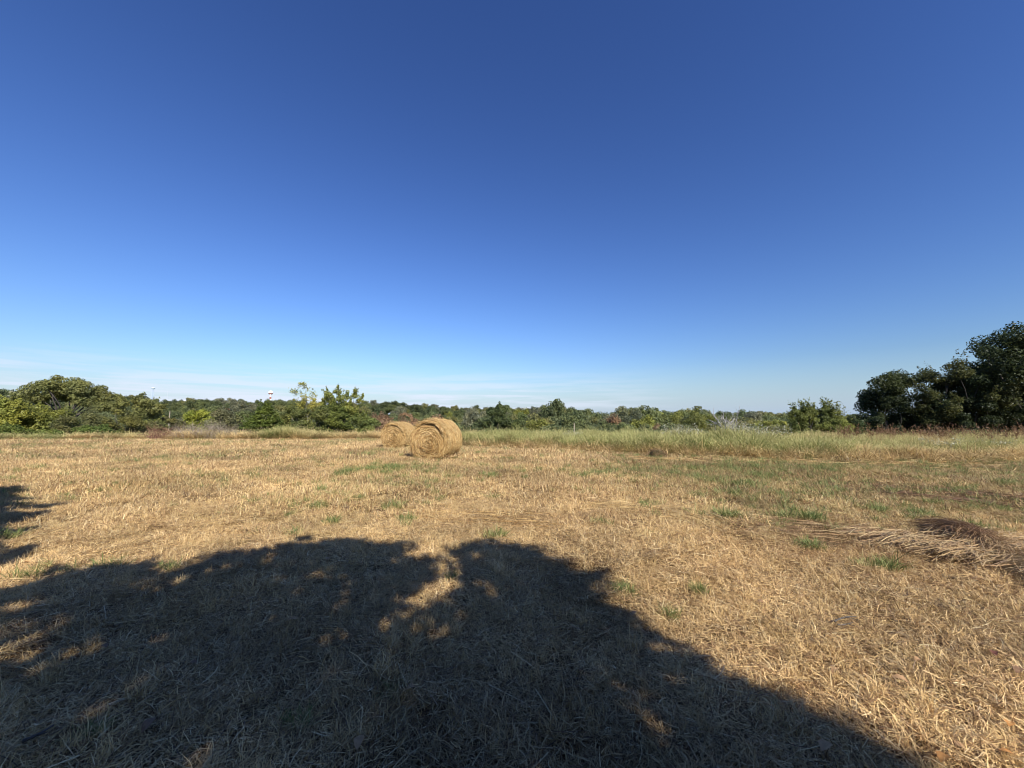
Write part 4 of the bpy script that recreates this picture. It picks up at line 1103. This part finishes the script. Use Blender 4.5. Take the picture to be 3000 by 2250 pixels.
    S = norm(np.stack([r.normal(0, .45, n) * np.cos(a0), np.ones(n), r.normal(0, .45, n) * np.sin(a0)], 1))
    V, Fc, A_ = ribbons(P, W, S, np.clip(0.25 + 0.75 * r.random(n), 0, 1))
    e_ = link('side_straw', mesh_np('bale_side_straw', V, Fc, BALE, A_), root); tag(e_, kind='stuff')
    # loose ends sticking out and fallen straw at the foot
    n = 1200
    a0 = r.uniform(0, 6.283, n); y0 = np.where(r.random(n) < 0.6, -L / 2 - 0.03, r.uniform(-L / 2, L / 2, n))
    b = np.stack([np.cos(a0), 0 * a0, np.sin(a0)], 1)
    base = b * (Rb * 1.0) + np.stack([0 * a0, y0, 0 * a0 + cz], 1)
    d = norm(b * 0.7 + r.normal(0, 0.6, (n, 3))); Ls = r.uniform(0.06, 0.20, n)[:, None]
    P = np.stack([base, base + d * Ls * .5, base + d * Ls + np.array([0, 0, -0.02])], 1)
    P[:, :, 2] = np.maximum(P[:, :, 2], 0.01)
    V, Fc, A_ = ribbons(P, np.repeat(r.uniform(0.003, 0.006, (n, 1)), 3, 1), norm(r.normal(0, 1, (n, 3))), r.uniform(.3, 1, n))
    V2, F2, A2 = blade_set(r, 500, Rb * 1.15, 0.2, 0.07, (0, 25), 0.010, 0.9, 4, taper=False, tint=(.2, .9))
    V2[:, 1] *= L / Rb * 0.62
    V, Fc, A_ = join([(V, Fc, A_), (V2, F2, A2)])
    e_ = link('loose_straw', mesh_np('bale_loose_straw', V, Fc, BALE, A_), root); tag(e_, kind='stuff')
    return root
for (u, vb, dep, Rb, L, face, sd, lab) in [(1282, 1342, 15.6, 0.775, 1.40, 26, 3, 'larger round hay bale in front, its coiled end facing left of the camera'), (1172, 1316, 20.6, 0.68, 1.30, 26, 8, 'smaller round hay bale behind, partly hidden by the front bale')]:
    x = (u - 1500) / F * dep
    toward = math.atan2(-x, -(-dep))    # unused sign helper
    view = math.atan2(0 - dep, 0 - x)   # direction from bale to camera
    ang = view - R(face)                # turn the wound end to the left as seen from the camera
    rz = ang + math.pi / 2              # local -Y should point along ang
    bale(lab, (x, dep, gz(x, dep) - 0.02), rz, Rb, L, sd)

# ------------------------------------------------------------------ raked windrow on the right, small hay heap
HAY = mat_straw('raked_hay_stems', [(0.0, (0.11, 0.068, 0.045)), (0.3, (0.29, 0.175, 0.112)), (0.6, (0.50, 0.335, 0.195)), (0.85, (0.60, 0.44, 0.25)), (1.0, (0.74, 0.60, 0.38))], trans=0.1)
def windrow():
    r = np.random.default_rng(91)
    sp = np.array([(6.15, 5.70, 0.10), (5.88, 5.15, 0.23), (5.62, 4.6, 0.15), (5.40, 4.05, 0.13), (5.15, 3.5, 0.24), (5.05, 2.9, 0.22), (5.05, 2.2, 0.14)])
    hw = np.array([0.14, 0.26, 0.30, 0.38, 0.48, 0.50, 0.4])
    t = np.linspace(0, 1, len(sp))
    def at_s(s):
        return np.stack([np.interp(s, t, sp[:, k]) for k in range(3)], -1), np.interp(s, t, hw)
    root = thing('hay_windrow', 'raked ridge of reddish brown cut stems running to the right edge', 'hay', (5.0, 4.2, 0))
    off = np.array([5.0, 4.2, 0])
    ns, nc = 40, 15
    s = np.linspace(0, 1, ns); C, W = at_s(s)
    tg = norm(np.gradient(C, axis=0)); side = norm(np.stack([tg[:, 1], -tg[:, 0], 0 * s], 1))
    c = np.linspace(-1, 1, nc)
    prof = np.cos(c * math.pi / 2) ** 0.8
    V = C[:, None] * np.array([1, 1, 0]) + side[:, None] * (W[:, None, None] * c[None, :, None]) + np.array([0, 0, 1.0]) * (C[:, None, 2:3] * 0.8 * prof[None, :, None])
    V[:, :, 2] += 0.03 * r.random((ns, nc)) - 0.02 + 0.0
    V = V.reshape(-1, 3) - off
    i, j = np.meshgrid(np.arange(ns - 1), np.arange(nc - 1), indexing='ij')
    Fc = np.stack([i * nc + j, i * nc + j + 1, (i + 1) * nc + j + 1, (i + 1) * nc + j], -1).reshape(-1, 4)
    link('packed_core', mesh_np('windrow_core', V, Fc, mat_plain('windrow_packed_hay', (0.26, 0.175, 0.105), 0.95, 0.05, 0.45, 18), smooth=True), root)
    n = 12000; K = 6
    s0 = r.uniform(0, 1.0, n); C, W = at_s(s0)
    k = np.clip((s0 * (len(sp) - 1)).astype(int), 0, len(sp) - 2)
    tg = norm((sp[k + 1] - sp[k]) * np.array([1, 1, 0])); side = np.stack([tg[:, 1], -tg[:, 0], 0 * s0], 1)
    cc = r.normal(0, 0.55, n); cc = np.clip(cc, -1.5, 1.5)
    hgt = C[:, 2] * np.cos(np.clip(cc, -1, 1) * math.pi / 2) ** 0.8 * r.uniform(0.65, 1.12, n) + 0.015
    base = C * np.array([1, 1, 0]) + side * (cc * W)[:, None]; base[:, 2] = hgt
    sg = np.where(r.random(n) < 0.5, 1, -1)
    d = norm(tg * sg[:, None] + side * r.normal(0.12, 0.40, n)[:, None] + np.array([0, 0, 1.0]) * r.normal(0.02, 0.09, n)[:, None])
    L = r.uniform(0.14, 0.42, n)
    tt = np.linspace(0, 1, K)
    P = base[:, None] + d[:, None] * (L[:, None] * tt)[:, :, None]
    cur = norm(r.normal(0, 1, (n, 3)))[:, None] * (L[:, None] * 0.09 * (np.sin(tt * math.pi))[None])[:, :, None]
    P = P + cur; P[:, :, 2] -= (0.16 * L[:, None] * tt[None] ** 2)
    P[:, :, 2] = np.maximum(P[:, :, 2], 0.012)
    tint = np.clip(0.32 + 0.42 * sstep((s0 - 0.14) / 0.2) + 0.45 * (r.random(n) - 0.38) + 0.16 * np.clip(cc, 0, 1.2), 0, 1)
    V, Fc, A = ribbons(P - off, np.repeat(r.uniform(0.0010, 0.0026, (n, 1)) , K, 1), norm(r.normal(0, 1, (n, 3))), tint)
    tag(link('raked_stems', mesh_np('windrow_stems', V, Fc, HAY, A), root), kind='stuff')
    return root
windrow()
# long flattened stems lying left of the windrow and in the far streak
r = np.random.default_rng(93)
def flat_streak(name, label, pts, halfw, n, tint, L=(0.3, 0.8), zmax=0.05, seed=0, width=(0.002, 0.004), spread=0.22, mat=None):
    r = np.random.default_rng(seed)
    pts = np.array([gnd(u, v) for u, v in pts]); t = np.linspace(0, 1, len(pts)); s = r.random(n)
    C = np.stack([np.interp(s, t, pts[:, 0]), np.interp(s, t, pts[:, 1])], 1)
    k = np.clip((s * (len(pts) - 1)).astype(int), 0, len(pts) - 2); tg = norm(pts[k + 1] - pts[k])
    side = np.stack([tg[:, 1], -tg[:, 0]], 1)
    b = C + side * r.normal(0, halfw, n)[:, None]
    th = np.arctan2(tg[:, 1], tg[:, 0]) + r.normal(0, spread, n) + np.where(r.random(n) < .5, 0, math.pi)
    Ls = r.uniform(L[0], L[1], n); K = 5; tt = np.linspace(-0.5, 0.5, K)
    cv = r.normal(0, 0.4, n)
    P = np.zeros((n, K, 3))
    P[:, :, 0] = b[:, 0:1] + Ls[:, None] * tt * np.cos(th[:, None] + cv[:, None] * tt)
    P[:, :, 1] = b[:, 1:2] + Ls[:, None] * tt * np.sin(th[:, None] + cv[:, None] * tt)
    P[:, :, 2] = ground_h(P[:, :, 0], P[:, :, 1]) + 0.02 + zmax * r.random((n, 1)) * (1 - 1.2 * np.abs(tt) ** 2) + 0.01
    V, Fc, A = ribbons(P, np.repeat(r.uniform(width[0], width[1], (n, 1)), K, 1), norm(np.stack([-np.sin(th), np.cos(th), r.normal(0, .4, n)], 1)), r.uniform(tint[0], tint[1], n))
    return tag(link(name, mesh_np(name, V, Fc, mat or HAY, A)), label, kind='stuff')
flat_streak('flattened_stems', 'brown flattened stems lying left of the raked windrow', [(2180, 1535), (2330, 1560), (2480, 1575), (2660, 1580)], 0.36, 700, (0.3, 1.0), (0.2, 0.5), seed=1)
flat_streak('flattened_stems', 'purple brown flattened streak of stems farther out on the right', [(2450, 1418), (2620, 1440), (2800, 1455), (3040, 1482)], 0.42, 3200, (0.0, 0.55), (0.4, 1.1), seed=2, width=(0.003, 0.006))
flat_streak('flattened_stems', 'pale loose stems lying right of the windrow', [(2780, 1650), (2900, 1625), (3060, 1605)], 0.34, 2200, (0.6, 1.0), (0.3, 0.8), 0.16, seed=3)
flat_streak('flattened_stems', 'short straw swath across the middle of the field', [(1700, 1480), (1820, 1488), (1960, 1500), (2060, 1535)], 0.22, 600, (0.4, 1.0), (0.3, 0.8), seed=4, mat=BALE)
flat_streak('flattened_stems', 'brown raked trace below the middle of the field', [(1180, 1495), (1400, 1525), (1620, 1545)], 0.28, 500, (0.1, 0.7), (0.2, 0.5), seed=5, mat=BALE)
flat_streak('flattened_stems', 'straw coloured stems lying along the foot of the tall grass', [(1850, 1350), (2150, 1352), (2500, 1362), (2900, 1366)], 0.6, 1100, (0.2, 0.9), (0.4, 1.2), 0.10, seed=6, width=(0.004, 0.008), spread=0.4, mat=BALE)
def hay_heap():
    r = np.random.default_rng(96)
    g = gnd(1925, 1340)
    root = thing('hay_heap', 'small dark heap of old hay at the foot of the tall grass', 'hay', (g[0], g[1], gz(*g)))
    th = np.linspace(0, math.pi / 2, 7)
    V, Fc = lathe([(0.34 * math.cos(t) + 0.01, 0.36 * math.sin(t) - 0.03) for t in th], 14)
    V = V + r.normal(0, 0.012, V.shape)
    link('packed_core', mesh_np('heap_core', V, Fc, mat_plain('old_damp_hay', (0.085, 0.066, 0.028), 0.95, 0.05, 0.4, 18), smooth=True), root)
    n = 420; d = norm(r.normal(0, 1, (n, 3)) * np.array([1, 1, .6]) + np.array([0, 0, .3])); d[:, 2] = np.abs(d[:, 2])
    b = d * np.array([.34, .34, .36]); q = norm(np.cross(d, r.normal(0, 1, (n, 3)))) * 0.8 + d * 0.4
    L = r.uniform(.1, .28, n)[:, None]
    P = np.stack([b, b + q * L * .5, b + q * L - np.array([0, 0, .05])], 1); P[:, :, 2] = np.maximum(P[:, :, 2], .01)
    V, Fc, A = ribbons(P, np.repeat(r.uniform(.003, .007, (n, 1)), 3, 1), norm(r.normal(0, 1, (n, 3))), r.uniform(0, .5, n))
    tag(link('loose_stems', mesh_np('heap_stems', V, Fc, HAY, A), root), kind='stuff')
hay_heap()

# ------------------------------------------------------------------ fallen leaves and twigs near the camera
LEAF_O = mat_plain('fallen_leaf_orange', (0.38, 0.19, 0.065), 0.75, 0.08, 0.3, 40)
LEAF_P = mat_plain('fallen_leaf_pink_tan', (0.38, 0.23, 0.115), 0.75, 0.08, 0.25, 40)
LEAF_B = mat_plain('fallen_leaf_brown', (0.20, 0.12, 0.07), 0.75, 0.08, 0.3, 40)
LEAF_R = mat_plain('fallen_leaf_dark_red', (0.15, 0.065, 0.045), 0.75, 0.08, 0.3, 40)
def fallen_leaf_mesh(seed, m, L):
    r = np.random.default_rng(seed); K = 7
    t = np.linspace(0, 1, K); w = L * 0.27 * np.sin(np.clip(t * 1.05, 0, 1) * math.pi) ** 0.8 + 0.002
    w *= 1 + 0.18 * np.sin(t * 19 + seed)
    mid = np.stack([t * L - L / 2, 0 * t, 0.15 * L * np.sin(t * 3)], 1)
    lft = mid + np.stack([0 * t, w, 0.35 * w], 1); rgt = mid + np.stack([0 * t, -w, 0.35 * w], 1)
    V = np.concatenate([lft, mid, rgt]); i = np.arange(K - 1)
    Fc = np.concatenate([np.stack([i, i + 1, i + K + 1, i + K], 1), np.stack([i + K, i + K + 1, i + 2 * K + 1, i + 2 * K], 1)])
    return mesh_np('fallen_leaf', V, Fc, m, smooth=True)
LV = [(70, 1660, LEAF_O, .09, 'orange dry leaf in the dappled light near the left edge'), (717, 1645, LEAF_O, .07, 'orange dry leaf at the upper rim of the tree shade'),
      (960, 1655, LEAF_P, .10, 'pale curled leaf just inside the upper rim of the shade'), (855, 1840, LEAF_P, .09, 'pale pinkish leaf in the dark shade left of the middle light gap'),
      (40, 1975, LEAF_O, .08, 'orange leaf in the light patch at the lower left edge'), (1205, 2050, LEAF_P, .08, 'upright tan leaf in the dark shade at the lower middle'),
      (1050, 2215, LEAF_P, .09, 'round tan leaf at the bottom edge of the shade'), (300, 1930, LEAF_B, .08, 'dark brown leaf in the shade at the lower left'),
      (2640, 2012, LEAF_P, .09, 'pinkish curled leaf in the sun beside the lower right shade edge'), (2690, 1950, LEAF_P, .06, 'small pale leaf above the pinkish curled leaf'),
      (2915, 1940, LEAF_R, .07, 'dark red crumpled leaf near the right edge'), (2985, 1990, LEAF_B, .09, 'dark pointed brown leaf at the right edge'),
      (2765, 2240, LEAF_O, .09, 'orange leaf at the bottom edge right of the shade'), (2955, 2235, LEAF_O, .06, 'small orange leaf at the lower right corner'),
      (2420, 2190, LEAF_P, .10, 'pink brown folded leaf in the shade at the lower right'), (1860, 1805, LEAF_P, .08, 'pink tan leaf in the sun along the sloping shade edge'),
      (2230, 1770, LEAF_P, .07, 'pinkish leaf in sunlit straw on the right'), (2450, 1975, LEAF_P, .08, 'pale pink leaf beside the golden tuft on the lower right'), (560, 1985, LEAF_B, .07, 'small brown leaf in the dark shade at the lower left centre'), (430, 2190, LEAF_B, .09, 'brown leaf at the bottom edge in the left shade'),
      (2960, 2150, LEAF_O, .07, 'orange slim leaf by the right edge below the dark pointed leaf'), (2810, 2210, LEAF_P, .07, 'pale tan leaf near the lower right corner')]
r = np.random.default_rng(98)
for k, (u, v, m, L, lab) in enumerate(LV):
    g = gnd(u, v)
    o = link('fallen_leaf', fallen_leaf_mesh(k, m, L * 0.85), None, (g[0], g[1], gz(*g) + 0.055))
    o.rotation_euler = (r.normal(0, .14), r.normal(0, .14), r.uniform(0, 6.28))
    tag(o, lab, 'leaf', 'fallen leaves on the cut grass')
def stick(label, u0, v0, u1, v1, rad, seed):
    r = np.random.default_rng(seed)
    a = gnd(u0, v0); b = gnd(u1, v1)
    root = thing('fallen_twig', label, 'twig', (a[0], a[1], gz(*a)), 'fallen twigs on the cut grass')
    A = np.array([0, 0, .06]); B = np.array([b[0] - a[0], b[1] - a[1], .06])
    p_ = bend(A, B, r, 7, .18); p_[:, 2] = np.maximum(p_[:, 2], .04)
    V, Fc, _ = tube(p_, np.linspace(rad, rad * .4, 7), 6); link('stem', mesh_np('twig_stem', V, Fc, BARK), root)
    q = p_[3]; d = norm(np.array([B[1], -B[0], 0.02])) * np.linalg.norm(B) * .3
    V, Fc, _ = tube(bend(q, q + d + (B - A) * .2, r, 4, .2), np.linspace(rad * .6, rad * .3, 4), 5); link('side_shoot', mesh_np('twig_shoot', V, Fc, BARK), root)
stick('thin dark twig lying in the sun right of the shade edge', 2445, 1835, 2510, 1820, .007, 1)
stick('thin dark forked twig lying just below another twig on the right', 2455, 1845, 2500, 1838, .006, 2)
stick('grey stick lying in the deep shade at the lower left corner', 60, 2235, 150, 2185, .008, 3)

# ------------------------------------------------------------------ the tree behind the camera that throws the foreground shade
shade_px = [(-420, 1800), (0, 1735), (120, 1690), (240, 1672), (330, 1670), (480, 1672), (600, 1650), (760, 1625), (850, 1615), (900, 1578), (935, 1602), (1050, 1598), (1190, 1608), (1225, 1650), (1250, 1690), (1290, 1668), (1340, 1690), (1365, 1620), (1380, 1592), (1450, 1605), (1540, 1625), (1640, 1660), (1700, 1690), (1760, 1740), (1800, 1790), (1880, 1850), (1960, 1870), (2060, 1890), (2150, 1930), (2240, 1975), (2310, 2022), (2390, 2085), (2490, 2175), (2590, 2260)]
poly = [tuple(gnd(u, v)) for u, v in shade_px]
poly = poly + [(2.5, 0.9), (3.4, -1.5), (2.5, -4.0), (-2.5, -4.5), (-6.5, -2.0), (-7.5, 1.0)]
poly = np.array(poly)
def inside(P, poly):
    c = np.zeros(len(P), bool)
    x, y = P[:, 0], P[:, 1]
    for i in range(len(poly)):
        x0, y0 = poly[i]; x1, y1 = poly[i - 1]
        k = ((y0 > y) != (y1 > y))
        xc = (x1 - x0) * (y - y0) / ((y1 - y0) if y1 != y0 else 1e-9) + x0
        c ^= k & (x < xc)
    return c
holes = [(1222, 1775, 66, 62, .96), (1300, 1690, 60, 52, .97), (1160, 1812, 75, 20, .9), (1310, 1870, 36, 40, .6), (1400, 1800, 34, 30, .6), (1030, 1690, 60, 28, .45), (55, 1940, 150, 48, .95), (150, 1828, 110, 24, .85), (290, 1765, 60, 16, .8), (20, 1775, 90, 18, .85), (330, 1855, 50, 18, .7), (200, 1705, 50, 10, .8), (450, 1700, 45, 10, .7), (90, 1715, 40, 8, .8), (1890, 2095, 40, 14, .35), (1745, 2175, 40, 14, .3), (1060, 1740, 45, 26, .4), (420, 1720, 60, 16, .55), (700, 1655, 60, 14, .6)]
SH = np.array([SUN.x / SUN.z, SUN.y / SUN.z])
def shade_tree(label, poly, holes, n_leaf, h0, h1, seed, base, size=0.10, rag=0.12):
    r = np.random.default_rng(seed)
    lo, hi = poly.min(0), poly.max(0)
    nC = int(n_leaf / 34)
    P = r.uniform(lo, hi, (nC * 5, 2))
    D2 = np.stack([0.14 * wav(P[:, 0], P[:, 1], 0.6, 1) + 0.10 * wav(P[:, 0], P[:, 1], 0.22, 2), 0.14 * wav(P[:, 0], P[:, 1], 0.6, 3) + 0.10 * wav(P[:, 0], P[:, 1], 0.22, 4)], 1)
    ok = inside(P + D2 * np.where(P[:, :1] > 0.3, 0.35, 1.0) + r.normal(0, rag * 0.25, P.shape), poly)
    for (u, v, du, dv, am) in holes:
        c = gnd(u, v); ex = du / F * c[1]; ey = abs(gnd(u, v - dv)[1] - c[1])
        q = ((P[:, 0] + D2[:, 0] - c[0]) / ex) ** 2 + ((P[:, 1] + D2[:, 1] - c[1]) / ey) ** 2
        ok &= ~((q < 1.35) & (r.random(len(P)) < am))
    P = P[ok][:nC]
    n = len(P)
    h = h0 + (h1 - h0) * (0.5 + 0.30 * wav(P[:, 0], P[:, 1], 1.5, 5) + 0.22 * r.normal(0, 1, n))
    k = np.repeat(np.arange(n), 34)
    sp = r.uniform(0.05, 0.13, n)[k, None]
    P = P[k] + r.normal(0, 1, (len(k), 2)) * sp
    h = np.clip(h[k] + r.normal(0, 1, len(k)) * sp[:, 0], h0, h1)
    W3 = np.stack([P[:, 0] + SH[0] * h, P[:, 1] + SH[1] * h, h], 1)
    # nothing may reach into the camera's view
    vis = (W3[:, 1] > 0.2) & (np.abs(W3[:, 0]) < 1.36 * W3[:, 1] + 0.4) & (W3[:, 2] < EYE + 1.32 * W3[:, 1] + 0.4)
    W3 = W3[~vis]; n = len(W3)
    b3 = np.array([base[0], base[1], gz(*base)])
    root = thing('shade_tree', label, 'tree', tuple(b3))
    V, Fc, A = leaves(r, W3 - b3, r.normal(0, .7, (n, 3)) + np.array(SUN) * 0.9, size, r.random(n))
    link('crown', mesh_np('shade_crown', V, Fc, LEAF_FILL, A), root, color=(0.105, 0.088, 0.018))  # leaf colour warmed to send yellow fill into the bluish shade
    parts = [tube(bend((0, 0, -.3), (0.1, 0, h0 * 0.8), r, 5, .06), np.linspace(.34, .24, 5), 8)]
    for k in r.choice(n, 26, replace=False):
        parts.append(tube(bend((0.1, 0, h0 * 0.8), (W3 - b3)[k], r, 6, .16), np.linspace(.12, .02, 6), 5))
    V, Fc, _ = join(parts); link('trunk', mesh_np('shade_trunk', V, Fc, BARK), root)
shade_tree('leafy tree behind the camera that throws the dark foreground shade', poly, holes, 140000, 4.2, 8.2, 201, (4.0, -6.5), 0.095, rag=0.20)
fp = [[(-260, 1430), (0, 1436), (60, 1432), (90, 1446), (40, 1452), (60, 1462), (110, 1466), (30, 1474), (120, 1484), (200, 1474), (215, 1482), (120, 1496), (0, 1500), (-260, 1505)],
      [(-260, 1500), (0, 1504), (90, 1510), (160, 1502), (120, 1518), (60, 1532), (0, 1540), (-260, 1560)], [(-260, 1560), (0, 1562), (60, 1556), (110, 1548), (90, 1558), (20, 1572), (-200, 1585)],
      [(-260, 1600), (0, 1640), (50, 1612), (105, 1600), (80, 1622), (30, 1650), (0, 1662), (-200, 1700)], [(-260, 1425), (20, 1440), (20, 1640), (-300, 1640)]]
def branch_tree(label, polys, per, h0, h1, seed, base):
    r = np.random.default_rng(seed)
    b3 = np.array([base[0], base[1], gz(*base)])
    root = thing('shade_tree', label, 'tree', tuple(b3))
    allP = []
    for f in polys:
        pg = np.array([gnd(u, v) for u, v in f]); lo, hi = pg.min(0), pg.max(0)
        P = r.uniform(lo, hi, (per * 6, 2)); P = P[inside(P, pg)][:per]
        h = h0 + (h1 - h0) * np.clip(0.5 + 0.25 * r.normal(0, 1, len(P)), 0, 1)
        allP.append(np.stack([P[:, 0] + SH[0] * h, P[:, 1] + SH[1] * h, h], 1))
    W3 = np.concatenate(allP)
    vis = (W3[:, 1] > 0.2) & (np.abs(W3[:, 0]) < 1.36 * W3[:, 1] + 0.3) & (W3[:, 2] < EYE + 1.3 * W3[:, 1] + 0.3)
    W3 = W3[~vis] - b3; n = len(W3)
    V, Fc, A = leaves(r, W3, r.normal(0, .7, (n, 3)) + np.array(SUN) * 0.9, 0.12, r.random(n))
    link('crown', mesh_np('branch_crown', V, Fc, LEAF, A), root, color=(0.05, 0.068, 0.022))
    parts = [tube(bend((0, 0, -.3), (0.3, 0.2, h0), r, 5, .06), np.linspace(.28, .18, 5), 8)]
    for k in r.choice(n, 18, replace=False):
        parts.append(tube(bend((0.3, 0.2, h0), W3[k], r, 6, .12), np.linspace(.09, .015, 6), 5))
    V, Fc, _ = join(parts); link('trunk', mesh_np('branch_trunk', V, Fc, BARK), root)
branch_tree('leafy tree beyond the left edge that throws branch shaped shadows on the field', fp, 2200, 3.4, 5.2, 202, (-12.0, 3.0))
for k, (bx, by_, hh, lab) in enumerate([(-6.0, -12.0, 8.0, 'unseen dense tree added behind the camera to block sky light, on the left'), (1.0, -13.0, 8.5, 'unseen dense tree added straight behind the camera to block sky light'), (9.0, -13.5, 8.0, 'unseen dense tree added behind the camera to block sky light, on the right'), (-14.0, -9.0, 8.0, 'unseen dense tree added behind the camera to block sky light, far left'), (17.0, -15.0, 8.5, 'unseen dense tree added behind the camera to block sky light, far right')]):
    tree('shade_tree', lab, 'tree', (bx, by_, gz(bx, by_)), 9.0, hh, 9000, 0.26, (0.045, 0.060, 0.020), 'round', 1.3, 40, 0.05, 0.26, seed=210 + k)  # unseen trees added to hold back sky light and deepen the foreground shade
print('ridge trees', n_far, 'objects', len(bpy.data.objects))
